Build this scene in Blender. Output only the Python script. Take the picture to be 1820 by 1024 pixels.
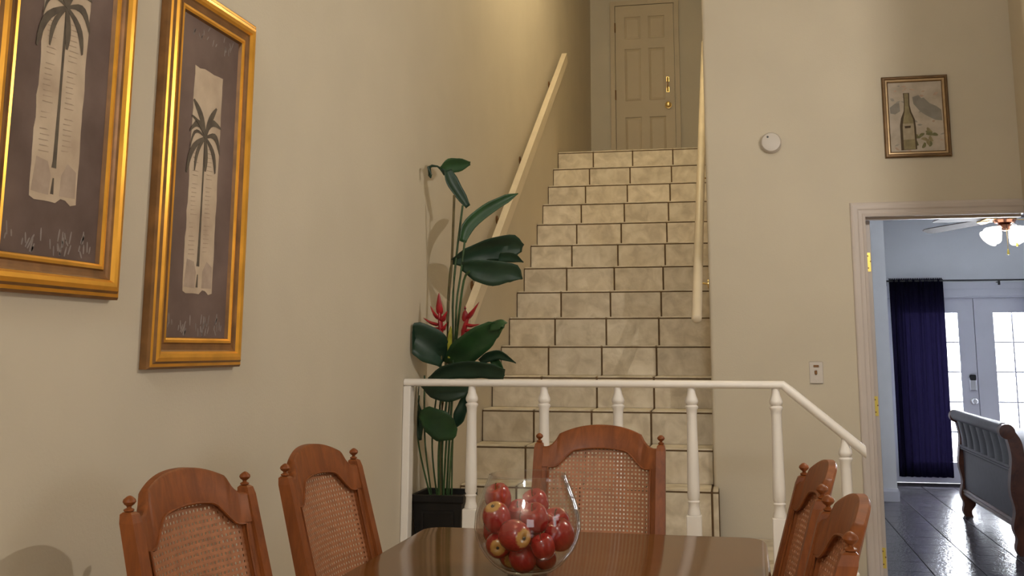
import bpy, bmesh, math, random
from mathutils import Vector, Matrix
random.seed(7)
for o in list(bpy.data.objects): bpy.data.objects.remove(o)
S = bpy.context.scene; COL = S.collection
PI = math.pi; EYE = 1.324

# ------------------------------------------------------------------ camera
FPX, YAW, PITCH, ROLL, PPX, PPY = 1809.778, 0.191624, 0.161632, 0.000585, 958.628, 326.269
_f = Vector((-math.sin(YAW)*math.cos(PITCH), math.cos(YAW)*math.cos(PITCH), math.sin(PITCH)))
_r0 = Vector((math.cos(YAW), math.sin(YAW), 0)); _u0 = _r0.cross(_f)
_r = math.cos(ROLL)*_r0 + math.sin(ROLL)*_u0; _u = -math.sin(ROLL)*_r0 + math.cos(ROLL)*_u0
cd = bpy.data.cameras.new('camera'); cam = bpy.data.objects.new('camera', cd); COL.objects.link(cam)
cd.sensor_width = 36; cd.lens = FPX/1820*36
cd.shift_x = (910-PPX)/1820; cd.shift_y = (PPY-512)/1820
cd.clip_start = .05; cd.clip_end = 200
M = Matrix((( _r.x,_u.x,-_f.x,0),(_r.y,_u.y,-_f.y,0),(_r.z,_u.z,-_f.z,EYE),(0,0,0,1)))
cam.matrix_world = M; S.camera = cam
def at(u, v, Y):
    """point of the place at distance Y that the photograph shows at pixel (u, v)"""
    d = (u-PPX)/FPX*_r - (v-PPY)/FPX*_u + _f
    d = d*(Y/d.y); return Vector((d.x, d.y, d.z+EYE))

# ------------------------------------------------------------------ world, lamps, exposure
W = bpy.data.worlds.new('sky'); S.world = W; W.use_nodes = True
bg = W.node_tree.nodes['Background']; bg.inputs[0].default_value = (.93, .96, 1, 1); bg.inputs[1].default_value = 5.0
S.view_settings.view_transform = 'Standard'; S.view_settings.look = 'None'
S.view_settings.gamma = 1; S.view_settings.use_curve_mapping = False
S.view_settings.exposure = 0.08
def lamp(name, loc, power, col, radius):
    l = bpy.data.lights.new(name, 'POINT'); l.energy = power; l.color = col; l.shadow_soft_size = radius
    o = bpy.data.objects.new(name, l); COL.objects.link(o); o.location = loc; return o
def area(name, loc, rot, sx, sy, power, col):
    l = bpy.data.lights.new(name, 'AREA'); l.shape = 'RECTANGLE'; l.size = sx; l.size_y = sy; l.energy = power; l.color = col
    o = bpy.data.objects.new(name, l); COL.objects.link(o); o.location = loc; o.rotation_euler = rot; return o
lamp('hall_lamp', (1.0, 3.35, EYE+1.15), 60, (1, .95, .86), .012)
lamp('back_fill', (-.45, -2.3, EYE+2.6), 188, (.86, .95, 1), .3)  # added frontal fill behind the camera, evens out stairs and far walls
lamp('stairwell_fill', (-.5, 6.7, 5.1), 54, (1, .90, .60), .2)  # added fill without a fixture, brightens the stairs and upper walls
area('dining_window_daylight', (1.2, -2.9, 1.6), (PI/2, 0, 0), 1.6, 1.4, 18, (.95, .96, 1))
area('side_window_daylight', (4.35, 1.6, 1.4), (0, PI/2, 0), 1.4, 1.6, 20, (.80, .89, 1))
area('french_door_daylight', (2.32, 11.35, 1.05), (-PI/2, 0, 0), 1.9, 1.8, 600, (.92, .955, 1))

# ------------------------------------------------------------------ materials
def newmat(name):
    m = bpy.data.materials.new(name); m.use_nodes = True
    nt = m.node_tree; b = nt.nodes['Principled BSDF']; return m, nt, b
def mat(name, col, rough=.6, metal=0., var=.08, scale=8., bump=0., bscale=60., stretch=(1,1,1), col2=None, detail=4, coat=0., spec=.5):
    m, nt, b = newmat(name)
    b.inputs['Roughness'].default_value = rough; b.inputs['Metallic'].default_value = metal
    b.inputs['Coat Weight'].default_value = coat; b.inputs['Specular IOR Level'].default_value = spec
    tc = nt.nodes.new('ShaderNodeTexCoord'); mp = nt.nodes.new('ShaderNodeMapping'); mp.inputs['Scale'].default_value = stretch
    nt.links.new(tc.outputs['Object'], mp.inputs[0])
    n = nt.nodes.new('ShaderNodeTexNoise'); n.inputs['Scale'].default_value = scale; n.inputs['Detail'].default_value = detail
    nt.links.new(mp.outputs[0], n.inputs['Vector'])
    r = nt.nodes.new('ShaderNodeValToRGB'); r.color_ramp.elements[0].position = .3; r.color_ramp.elements[1].position = .7
    c2 = col2 or tuple(min(1, c*(1+var)) for c in col); c1 = col if col2 else tuple(c*(1-var) for c in col)
    r.color_ramp.elements[0].color = (*c1, 1); r.color_ramp.elements[1].color = (*c2, 1)
    nt.links.new(n.outputs['Fac'], r.inputs[0]); nt.links.new(r.outputs[0], b.inputs['Base Color'])
    if bump:
        n2 = nt.nodes.new('ShaderNodeTexNoise'); n2.inputs['Scale'].default_value = bscale; n2.inputs['Detail'].default_value = 3
        nt.links.new(mp.outputs[0], n2.inputs['Vector'])
        bp = nt.nodes.new('ShaderNodeBump'); bp.inputs['Strength'].default_value = bump; bp.inputs['Distance'].default_value = .01
        nt.links.new(n2.outputs['Fac'], bp.inputs['Height']); nt.links.new(bp.outputs[0], b.inputs['Normal'])
    return m
def glass(name, tint=(1,1,1), rough=.0, ior=1.45, boost=1.0):
    m = bpy.data.materials.new(name); m.use_nodes = True; nt = m.node_tree; nt.nodes.clear()
    o = nt.nodes.new('ShaderNodeOutputMaterial'); mx = nt.nodes.new('ShaderNodeMixShader')
    t = nt.nodes.new('ShaderNodeBsdfTransparent'); g = nt.nodes.new('ShaderNodeBsdfGlossy'); lw = nt.nodes.new('ShaderNodeLayerWeight'); lw.inputs[0].default_value = .5
    t.inputs[0].default_value = (*tint, 1); g.inputs['Roughness'].default_value = rough
    pw = nt.nodes.new('ShaderNodeMath'); pw.operation = 'POWER'; pw.inputs[1].default_value = 3.2; nt.links.new(lw.outputs['Facing'], pw.inputs[0])
    f = nt.nodes.new('ShaderNodeMath'); f.operation = 'MULTIPLY_ADD'; f.inputs[1].default_value = .9; f.inputs[2].default_value = .05; nt.links.new(pw.outputs[0], f.inputs[0])
    nt.links.new(f.outputs[0], mx.inputs[0]); nt.links.new(t.outputs[0], mx.inputs[1]); nt.links.new(g.outputs[0], mx.inputs[2])
    nt.links.new(mx.outputs[0], o.inputs[0]); return m
def emis(name, col, s):
    m, nt, b = newmat(name); b.inputs['Base Color'].default_value = (*col, 1)
    b.inputs['Emission Color'].default_value = (*col, 1); b.inputs['Emission Strength'].default_value = s; return m
def tile_mat(name, c1, c2, c3, rough, bump=.15):
    m, nt, b = newmat(name); b.inputs['Roughness'].default_value = rough
    tc = nt.nodes.new('ShaderNodeTexCoord'); gi = nt.nodes.new('ShaderNodeObjectInfo')
    ad = nt.nodes.new('ShaderNodeVectorMath'); ad.operation = 'ADD'
    sc = nt.nodes.new('ShaderNodeVectorMath'); sc.operation = 'SCALE'; sc.inputs['Scale'].default_value = 3.7
    cmb = nt.nodes.new('ShaderNodeCombineXYZ')
    for k in range(3): nt.links.new(gi.outputs['Random'], cmb.inputs[k])
    nt.links.new(cmb.outputs[0], sc.inputs[0])
    nt.links.new(tc.outputs['Object'], ad.inputs[0]); nt.links.new(sc.outputs[0], ad.inputs[1])
    n = nt.nodes.new('ShaderNodeTexNoise'); n.inputs['Scale'].default_value = 11; n.inputs['Detail'].default_value = 6; n.inputs['Distortion'].default_value = .6
    nt.links.new(ad.outputs[0], n.inputs['Vector'])
    r = nt.nodes.new('ShaderNodeValToRGB'); e = r.color_ramp.elements
    e[0].position = .34; e[0].color = (*c1, 1); e[1].position = .68; e[1].color = (*c3, 1)
    k = e.new(.5); k.color = (*c2, 1)
    nt.links.new(n.outputs['Fac'], r.inputs[0])
    hs = nt.nodes.new('ShaderNodeHueSaturation'); mr = nt.nodes.new('ShaderNodeMapRange')
    mr.inputs[3].default_value = .92; mr.inputs[4].default_value = 1.06
    nt.links.new(gi.outputs['Random'], mr.inputs[0]); nt.links.new(mr.outputs[0], hs.inputs['Value'])
    nt.links.new(r.outputs[0], hs.inputs['Color']); nt.links.new(hs.outputs[0], b.inputs['Base Color'])
    n2 = nt.nodes.new('ShaderNodeTexNoise'); n2.inputs['Scale'].default_value = 45; nt.links.new(ad.outputs[0], n2.inputs['Vector'])
    bp = nt.nodes.new('ShaderNodeBump'); bp.inputs['Strength'].default_value = bump; bp.inputs['Distance'].default_value = .01
    nt.links.new(n2.outputs['Fac'], bp.inputs['Height']); nt.links.new(bp.outputs[0], b.inputs['Normal'])
    return m
def wood(name, dark, light, rough=.35, axis=(1,1,12), scale=7., coat=0.2, spec=.5):
    m, nt, b = newmat(name); b.inputs['Specular IOR Level'].default_value = spec; b.inputs['Roughness'].default_value = rough; b.inputs['Coat Weight'].default_value = coat; b.inputs['Coat Roughness'].default_value = .15
    tc = nt.nodes.new('ShaderNodeTexCoord'); mp = nt.nodes.new('ShaderNodeMapping'); mp.inputs['Scale'].default_value = axis
    nt.links.new(tc.outputs['Object'], mp.inputs[0])
    n = nt.nodes.new('ShaderNodeTexNoise'); n.inputs['Scale'].default_value = scale; n.inputs['Detail'].default_value = 7; n.inputs['Roughness'].default_value = .65; n.inputs['Distortion'].default_value = .7
    nt.links.new(mp.outputs[0], n.inputs['Vector'])
    r = nt.nodes.new('ShaderNodeValToRGB'); r.color_ramp.elements[0].position = .32; r.color_ramp.elements[1].position = .66
    r.color_ramp.elements[0].color = (*dark, 1); r.color_ramp.elements[1].color = (*light, 1)
    nt.links.new(n.outputs['Fac'], r.inputs[0]); nt.links.new(r.outputs[0], b.inputs['Base Color'])
    return m

M_wall = mat('wall_paint', (.605, .524, .408), .75, var=.03, scale=2.5, bump=.06, bscale=120)
M_wallD = M_wall
M_ceil = mat('ceiling_paint', (.72, .68, .58), .9, var=.03)
M_white = mat('white_paint', (.82, .75, .69), .38, var=.03, scale=5)
M_trim = mat('trim_paint', (.60, .52, .48), .42, var=.03, scale=5)
M_door = mat('door_paint', (.56, .45, .31), .5, var=.03, scale=5)
M_rail = mat('handrail_paint', (.72, .60, .44), .4, var=.05, scale=6)
M_tile = tile_mat('stair_tile', (.55, .455, .33), (.66, .56, .42), (.76, .66, .52), .5)
M_grout = mat('brown_grout', (.13, .075, .035), .9, var=.2, scale=30)
M_bwall = mat('bedroom_wall_paint', (.74, .76, .78), .8, var=.03, scale=2.5)
M_bwhite = mat('bedroom_white_paint', (.72, .73, .80), .4, var=.02)
M_btile = tile_mat('slate_floor_tile', (.05, .045, .056), (.072, .066, .082), (.11, .10, .12), .24, .25)
M_bgrout = mat('dark_grout', (.05, .045, .05), .8, var=.2, scale=30)
M_wood = wood('chair_wood', (.15, .039, .0085), (.25, .069, .015), .46, (6, 6, 1.2), 6, .02, .28)
M_cane = mat('woven_cane', (.36, .14, .06), .55, var=.2, scale=60)
M_pad = mat('seat_fabric', (.42, .30, .18), .9, var=.1, scale=40)
M_table = wood('table_wood', (.125, .050, .014), (.225, .092, .026), .13, (1.2, 14, 14), 3.2, 0, .42)
M_gold = mat('gilt', (.86, .42, .055), .30, .7, var=.15, scale=10, stretch=(1,1,1))
M_goldd = mat('antique_gilt_groove', (.22, .10, .03), .45, .35, var=.3, scale=14)
M_brass = mat('brass', (.75, .52, .20), .25, .95, var=.05)
M_brassy = mat('yellow_brass', (.72, .56, .12), .35, .6, var=.05)
M_black = mat('black_planter', (.010, .008, .007), .5, var=.2, scale=20, spec=.25)
M_soil = mat('dark_soil', (.02, .015, .01), .95, var=.4, scale=80)
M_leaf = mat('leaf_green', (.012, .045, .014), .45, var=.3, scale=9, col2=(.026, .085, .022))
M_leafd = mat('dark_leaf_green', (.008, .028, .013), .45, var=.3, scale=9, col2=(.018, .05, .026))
M_stem = mat('stem_green', (.035, .075, .022), .45, var=.3, scale=20)
M_stemb = mat('stem_olive', (.10, .075, .025), .5, var=.3, scale=20)
M_red = mat('flower_red', (.32, .012, .016), .4, var=.3, scale=20)
M_yel = mat('yellow_green_bract', (.36, .33, .03), .5, var=.25, scale=18)
M_navy = None
M_chrome = mat('brushed_nickel', (.45, .45, .46), .3, .9, var=.05)
M_dark = mat('black_plastic', (.02, .02, .022), .4, var=.1)
M_plast = mat('ivory_plastic', (.62, .55, .49), .45, var=.03)
M_bedwood = wood('bed_wood', (.06, .018, .010), (.15, .048, .022), .3, (2, 2, 2), 5, .3)
M_leather = mat('grey_leather', (.075, .073, .082), .35, var=.12, scale=30, bump=.1, bscale=200)
M_bedpanel = mat('bed_panel_leather', (.11, .098, .112), .42, var=.1, scale=20, bump=.1, bscale=200)
M_linen = mat('white_bedding', (.75, .75, .80), .9, var=.04)
M_blade = wood('fan_blade_wood', (.045, .024, .018), (.08, .045, .035), .65, (1, 1, 1), 6, 0)
M_copper = mat('copper_motor', (.45, .20, .12), .25, .9, var=.1)
M_shade = emis('frosted_lit_glass', (1, .96, .88), 2.2)
M_glass = glass('clear_glass', (.97, .98, .97), .02, 1.5)
M_pane = glass('window_glass', (.98, .99, 1), 0, 1.45)

# ------------------------------------------------------------------ mesh helpers
def mesh(name, V, F, m=None, parent=None, smooth=False, loc=None, mats=None, fm=None):
    me = bpy.data.meshes.new(name); me.from_pydata([tuple(v) for v in V], [], F); me.update()
    bm = bmesh.new(); bm.from_mesh(me); bmesh.ops.recalc_face_normals(bm, faces=bm.faces); bm.to_mesh(me); bm.free()
    for x in (mats or [m]): me.materials.append(x)
    if fm:
        for p, i in zip(me.polygons, fm): p.material_index = i
    if smooth:
        for p in me.polygons: p.use_smooth = True
        try: me.set_sharp_from_angle(angle=math.radians(40))
        except Exception: pass
    o = bpy.data.objects.new(name, me); COL.objects.link(o)
    if parent is not None:
        o.parent = parent
        if loc is None: o.location = -Vector(parent.location) if parent.get('_w') else (0, 0, 0)
    if loc is not None: o.location = loc
    return o
class MB:
    def __init__(s): s.V = []; s.F = []; s.fm = []
    def add(s, V, F, mi=0):
        n = len(s.V); s.V += [Vector(v) for v in V]; s.F += [tuple(i+n for i in f) for f in F]; s.fm += [mi]*len(F); return s
    def box(s, a, b, mi=0):
        x0, y0, z0 = a; x1, y1, z1 = b
        return s.add([(x0,y0,z0),(x1,y0,z0),(x1,y1,z0),(x0,y1,z0),(x0,y0,z1),(x1,y0,z1),(x1,y1,z1),(x0,y1,z1)],
                     [(0,3,2,1),(4,5,6,7),(0,1,5,4),(1,2,6,5),(2,3,7,6),(3,0,4,7)], mi)
    def loft(s, secs, mi=0, cap=True, closed=False):
        n = len(secs[0]); V = [p for q in secs for p in q]; F = []
        m = len(secs); rng = range(m) if closed else range(m-1)
        for i in rng:
            j = (i+1) % m
            for k in range(n): F.append((i*n+k, i*n+(k+1) % n, j*n+(k+1) % n, j*n+k))
        if cap and not closed: F.append(tuple(range(n))[::-1]); F.append(tuple((m-1)*n+k for k in range(n)))
        return s.add(V, F, mi)
    def lathe(s, prof, c=(0,0,0), n=20, mi=0, ax='z', cap=True):
        secs = []
        for r, h in prof:
            ring = []
            for k in range(n):
                a = 2*PI*k/n; p = (r*math.cos(a), r*math.sin(a), h)
                if ax == 'x': p = (h, p[0], p[1])
                if ax == 'y': p = (p[0], h, p[1])
                ring.append(Vector(p)+Vector(c))
            secs.append(ring)
        return s.loft(secs, mi, cap)
    def tube(s, pts, r, n=8, mi=0, squash=1.):
        pts = [Vector(p) for p in pts]; secs = []
        up = Vector((0, 0, 1))
        for i, p in enumerate(pts):
            t = (pts[min(i+1, len(pts)-1)]-pts[max(i-1, 0)]).normalized()
            a = t.cross(up)
            if a.length < .05: a = t.cross(Vector((0, 1, 0)))
            a.normalize(); b = a.cross(t)
            rr = r[i] if isinstance(r, (list, tuple)) else r
            secs.append([p+a*rr*math.cos(2*PI*k/n)+b*rr*squash*math.sin(2*PI*k/n) for k in range(n)])
        return s.loft(secs, mi)
    def prism(s, poly, f0, f1, mi=0):
        return s.loft([[f0(*p) for p in poly], [f1(*p) for p in poly]], mi)
    def rbox(s, a, b, r=.004, mi=0):
        # box with chamfered vertical+horizontal edges (three nested rings)
        x0, y0, z0 = a; x1, y1, z1 = b
        def ring(i, z): return [(x0+i+r,y0+i,z),(x1-i-r,y0+i,z),(x1-i,y0+i+r,z),(x1-i,y1-i-r,z),(x1-i-r,y1-i,z),(x0+i+r,y1-i,z),(x0+i,y1-i-r,z),(x0+i,y0+i+r,z)]
        return s.loft([[Vector(p) for p in ring(r, z0)], [Vector(p) for p in ring(0, z0+r)], [Vector(p) for p in ring(0, z1-r)], [Vector(p) for p in ring(r, z1)]], mi)
    def build(s, name, m=None, parent=None, smooth=False, loc=None, mats=None):
        return mesh(name, s.V, s.F, m, parent, smooth, loc, mats, s.fm if mats else None)
def tag(o, label, cat, group=None):
    o['label'] = label; o['category'] = cat
    if group: o['group'] = group
    return o
def thing(name, label, cat, loc=(0,0,0), rz=0., group=None, world=False):
    o = bpy.data.objects.new(name, None); COL.objects.link(o); o.location = loc; o.rotation_euler = (0, 0, rz)
    o.empty_display_size = .05
    if world: o['_w'] = 1
    return tag(o, label, cat, group)
def struct(o, label=None):
    o['kind'] = 'structure'
    if label: o['label'] = label
    return o
def sroot(name, loc, label=None):
    o = bpy.data.objects.new(name, None); COL.objects.link(o); o.location = loc; o['_w'] = 1; o.empty_display_size = .05
    return struct(o, label)
def dup(root, loc, rz, label=None):
    r = root.copy(); COL.objects.link(r); r.location = loc; r.rotation_euler = (0, 0, rz)
    if label: r['label'] = label
    for ch in list(root.children):
        c = ch.copy(); COL.objects.link(c); c.parent = r
        for g in list(ch.children):
            d = g.copy(); COL.objects.link(d); d.parent = c
    return r
def smoothstep(a, b, x):
    t = max(0, min(1, (x-a)/(b-a))); return t*t*(3-2*t)

# ================================================================== THE ROOM
XL = -1.5194; XR = -.156; YW = 5.7235; YD = 10.7976; ZT = 5.45
ZLAND = .339; N0Y = 5.5553; N0Z = .6001; TR = .2402; RI = .1876
ZTOP = N0Z+13*RI; YTOP = N0Y+13*TR
XRW = 1.497                                             # right partition
OX0, OZ = .691, 2.036                                    # bedroom doorway
struct(MB().box((XL-.15, -3.1, 0), (XL, YD+.15, ZT)).build('wall_left', M_wall), 'cream painted left wall running up the stairwell')
# wall to the right of the stairs: pier, lintel over the doorway, bullnose corner
w = MB(); q = []
for k in range(7):
    a = PI+PI/2*k/6; q.append((XR+.022+.022*math.cos(a), YW+.022+.022*math.sin(a)))
poly = q+[(OX0-.02, YW), (OX0-.02, YW+.12), (XR+.12, YW+.12), (XR+.12, YD), (XR, YD)]
w.prism(poly, lambda x, y: Vector((x, y, 0)), lambda x, y: Vector((x, y, ZT)))
w.box((OX0-.02, YW, OZ+.02), (4.6, YW+.12, ZT))
struct(w.build('wall_front', M_wall, smooth=True), 'cream painted wall beside the stairs with the bedroom doorway')
w = MB(); w.box((XRW, 3.62, 0), (XRW+.12, YW-.001, ZT))
struct(w.build('wall_right', M_wall), 'cream partition wall at the right edge')
w = MB(); w.box((XRW+.12, YW-.12, 0), (4.6, YW-.001, ZT)); struct(w.build('wall_living', M_wall))
w = MB(); w.box((.990, 3.50, 0), (4.45, 3.62, EYE+1.235)); w.box((1.035, 3.50, EYE+1.235), (4.45, 3.62, ZT))  # unseen wall, added and notched to cast the stepped shadow by the doorway
struct(w.build('wall_shadow_blocker', M_wall), 'added wall out of view, notched to cast the stepped shadow')
struct(MB().box((4.45, -3.1, 0), (4.6, YW-.12, ZT)).build('wall_side', M_wall))
struct(MB().box((XL, -3.2, 0), (4.6, -3.0, ZT)).build('wall_back', M_wall))
struct(MB().box((XL-.15, YD, ZTOP-.3), (XR+.2, YD+.15, ZT)).build('wall_stair_top', M_wall), 'shaded wall around the door at the top of the stairs')
struct(MB().box((XL-.15, -3.2, ZT), (4.6, YD+.15, ZT+.1)).build('ceiling', M_ceil))
struct(MB().box((XL-.15, -3.2, -.12), (4.7, YW+.12, 0)).build('floor', M_tile), 'beige tiled dining room floor')

# landing in front of the stairs with its tiles, and two steps down to the right
LX1 = .205; LY0 = 4.47
fl = MB(); fl.box((XL, LY0, 0), (LX1, YW-.002, ZLAND-.008))
land = struct(fl.build('floor_landing', M_grout), 'raised beige tiled landing in front of the stairs')
xs = [XL+.002, -1.204, -.86, -.513, -.163, LX1]; ys = [LY0, 4.82, 5.165, 5.51]
for i in range(5):
    for j in range(3):
        y1 = ys[j+1]
        t = MB().rbox((xs[i]+.003, ys[j]+.003, ZLAND-.008), (xs[i+1]-.003, y1-.003, ZLAND), .002).build('tile', M_tile, land)
for i in (4,):
    MB().rbox((xs[i]+.003, 5.513, ZLAND-.008), (xs[i+1]-.003, YW-.006, ZLAND), .002).build('tile', M_tile, land)
for i in range(5):
    MB().rbox((xs[i]+.003, LY0-.007, .01), (xs[i+1]-.003, LY0, ZLAND-.014), .002).build('riser_tile', M_tile, land)
ls = thing('landing_step', 'low beige tiled step leading down from the landing to the doorway', 'step', (.36, 5.0, 0), world=True)
MB().box((LX1+.001, LY0, 0), (LX1+.30, YW-.004, .163)).build('step_body', M_grout, ls)
for j in range(3):
    MB().rbox((LX1+.004, ys[j]+.003, .163), (LX1+.30, ys[j+1]-.003, .171), .002).build('tile', M_tile, ls)

# ------------------------------------------------------------------ staircase, tile by tile
st = thing('staircase', 'straight stairs faced with beige stone tiles and brown grout', 'stairs', (-.85, N0Y, ZLAND), world=True)
pf = [(N0Y+.006, ZLAND+.001)]
for k in range(14):
    pf += [(N0Y+k*TR+.006, N0Z+k*RI-.008), (N0Y+(k+1)*TR+.006 if k < 13 else YD-.002, N0Z+k*RI-.008)]
pf += [(YD-.002, ZLAND+.001)]
b = MB()
for k in range(14):
    y0 = N0Y+k*TR+.006; y1 = YD-.002
    zb = N0Z+(k-1)*RI-.008 if k else ZLAND+.001
    b.box((XL+.002, y0, zb), (XR-.002 if k else -.128, y1 if k else YW-.004, N0Z+k*RI-.008))
b.box((XL+.002, YW-.004, ZLAND+.001), (XR-.002, YD-.002, N0Z-.008))
b.build('stair_core', M_grout, st)
cols = [XL+.003, -1.204, -.86, -.513, XR-.002]
for k in range(14):
    y = N0Y+k*TR; z1 = N0Z+k*RI; z0 = N0Z+(k-1)*RI if k else ZLAND
    cc = cols if k else [XL+.003, -1.204, -.86, -.513, -.163, -.128]
    for i in range(len(cc)-1):
        j0 = .0055 if i else .004; j1 = .0055 if i < len(cc)-2 else .002
        zt = z1-.0165
        o = MB().rbox((cc[i]+j0, y, z0+.0005), (cc[i+1]-j1, y+.0065, zt), .0018).build('riser_tile', M_tile, st)
        ye = y+TR if k < 13 else YD-.01
        if k and i == 4: continue
        MB().rbox((cc[i]+j0, y+.003, z1-.0085), (cc[i+1]-j1, min(ye, YW-.006) if (k == 0 and i == 4) else ye+.004, z1), .0018).build('tread_tile', M_tile, st)

# ------------------------------------------------------------------ door at the top of the stairs
def panel_door(root, x0, x1, y, z0, z1, T, m, back=.04):
    """six-panel slab facing -y"""
    Wd = x1-x0; H = z1-z0
    st_, mid = .155*Wd, .13*Wd
    px = [x0, x0+st_, x0+(Wd-mid)/2, x0+(Wd+mid)/2, x1-st_, x1]
    pz = [z0, z0+.115*H, z0+.375*H, z0+.465*H, z0+.755*H, z0+.81*H, z0+.935*H, z1]
    b = MB(); b.box((x0, y+.012, z0), (x1, y+T, z1))
    for i in (0, 2, 4): b.box((px[i], y, z0), (px[i+1], y+.013, z1))
    for j in (0, 2, 4, 6):
        for i in (1, 3): b.box((px[i], y, pz[j]), (px[i+1], y+.013, pz[j+1]))
    b.build('door_slab', m, root)
    for i in (1, 3):
        for j in (1, 3, 5):
            a = (px[i], pz[j]); c = (px[i+1], pz[j+1]); e = .028
            def rg(d, yy): return [Vector((a[0]+d, yy, a[1]+d)), Vector((c[0]-d, yy, a[1]+d)), Vector((c[0]-d, yy, c[1]-d)), Vector((a[0]+d, yy, c[1]-d))]
            MB().loft([rg(.004, y+.0125), rg(.006, y+.010), rg(e, y+.003), rg(e+.004, y+.003)]).build('raised_panel', m, root)
DX0, DX1 = -1.240, -.595; DZ1 = ZTOP+2.03
d1 = sroot('door_1', (-.92, YD-.05, ZTOP), 'six panel beige door with brass knob at the top of the stairs')
panel_door(d1, DX0+.004, DX1-.004, YD-.045, ZTOP+.008, DZ1-.004, .04, M_door)
for z in (.30, 1.02, 1.78):
    MB().lathe([(.007, z-.055), (.007, z+.055)], (DX0+.001, YD-.049, ZTOP), 8).build('hinge', M_goldd, d1)
kz = at(1188, 185, YD-.1).z; kx = at(1188, 185, YD-.05).x
k = MB().lathe([(.036, 0), (.036, -.008), (.014, -.012), (.013, -.03), (.026, -.04), (.031, -.055), (.026, -.07), (.01, -.075)], (kx, YD-.045, kz), 18, ax='y').build('door_knob', M_brass, d1, True)
bx = at(1187, 150, YD-.05)
b = MB(); b.box((bx.x-.014, YD-.052, bx.z+.03), (bx.x+.014, YD-.045, bx.z+.085)); b.box((bx.x-.014, YD-.052, bx.z-.085), (bx.x+.014, YD-.045, bx.z-.03))
b.tube([(bx.x, YD-.058, bx.z+.075), (bx.x, YD-.085, bx.z+.04), (bx.x, YD-.085, bx.z-.04), (bx.x, YD-.058, bx.z-.075)], .009, 8)
b.build('door_pull', M_brass, d1, True)
b = MB(); cw = .052
b.box((DX0-cw, YD-.05, ZTOP+.001), (DX0-.001, YD-.001, DZ1+cw)); b.box((DX1+.001, YD-.05, ZTOP+.001), (DX1+cw, YD-.001, DZ1+cw)); b.box((DX0-.001, YD-.05, DZ1+.001), (DX1+.001, YD-.001, DZ1+cw))
struct(b.build('trim_1', M_door), 'narrow casing around the upstairs door')

# ------------------------------------------------------------------ bedroom doorway casing and open door
CW = .077
def casing_strip(root, name, pts_in, pts_out):
    """moulded casing between an inner and an outer edge line (both lists of two points), facing -y"""
    prof = [(0, 0), (0, -.010), (.18, -.014), (.22, -.010), (.45, -.013), (.55, -.018), (.80, -.021), (.92, -.018), (1, -.012), (1, 0)]
    secs = []
    for i in range(2):
        a, c = Vector(pts_in[i]), Vector(pts_out[i])
        secs.append([a.lerp(c, t)+Vector((0, d, 0)) for t, d in prof])
    return MB().loft(secs).build(name, M_trim, root)
tr2 = sroot('trim_2', (OX0, YW, 0), 'moulded casing around the bedroom doorway')
casing_strip(tr2, 'side_casing', [(OX0, YW-.001, 0.001), (OX0, YW-.001, OZ)], [(OX0-CW, YW-.001, 0.001), (OX0-CW, YW-.001, OZ+CW)])
casing_strip(tr2, 'head_casing', [(OX0, YW-.001, OZ), (XRW-.002, YW-.001, OZ)], [(OX0-CW, YW-.001, OZ+CW), (XRW-.002, YW-.001, OZ+CW)])
b = MB(); b.box((OX0-.019, YW, .001), (OX0, YW+.121, OZ)); b.box((OX0-.019, YW, OZ), (XRW-.002, YW+.121, OZ+.019))
b.box((OX0, YW+.045, OZ-.012), (XRW-.002, YW+.075, OZ))
b.build('jamb', M_trim, tr2)
d2 = sroot('door_2', (OX0+.02, YW+.13, 0), 'open bedroom door seen edge on with brass hinges')
DY = YW+.128
MB().rbox((OX0+.004, DY, .012), (OX0+.039, DY+.78, OZ-.006), .002).build('door_slab', M_trim, d2)
for (u, v) in ((1546.5, 466), (1558.5, 722), (1570.5, 992)):
    p = at(u, v, DY-.002); h = .052
    hg = MB().box((OX0+.008, DY-.0025, p.z-h), (OX0+.033, DY, p.z+h)).build('hinge', M_brassy, d2)
    for i, (dx, dz) in enumerate(((.013, .034), (.026, .004), (.014, -.032))):
        MB().lathe([(.004, 0), (.0035, -.0012)], (OX0+.008+dx-.002, DY-.0025, p.z+dz), 8, ax='y').build('screw', M_goldd, hg).location = (0, 0, 0)

# ================================================================== BEDROOM
YB = 10.91; BZ = EYE+1.345; BX1 = 4.6; BX0 = .55
fb = struct(MB().box((BX0, YW+.1201, -.12), (BX1+.1, YB+.15, -.008)).build('floor_bedroom', M_bgrout), 'dark glossy slate tile floor of the bedroom')
tw = .305; protos = {}
for i in range(-2, 12):
    x0 = 1.10+i*tw-.0; x1 = x0+tw
    if x0 < BX0 or x1 > BX1: continue
    for j in range(17):
        y0 = YW+.122+j*.305; y1 = min(y0+.305, YB)
        key = round(y1-y0, 3)
        if key not in protos:
            protos[key] = MB().rbox((.003, .0012, -.009), (tw-.003, y1-y0-.0012, 0), .002).build('tile', M_btile, fb, loc=(x0, y0, 0))
        else:
            o = protos[key].copy(); COL.objects.link(o); o.location = (x0, y0, 0)
struct(MB().box((BX0-.1, YW+.12, BZ), (BX1+.1, YB+.15, BZ+.1)).build('ceiling_bedroom', mat('bedroom_ceiling', (.80, .82, .86), .9, var=.02)))
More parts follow.
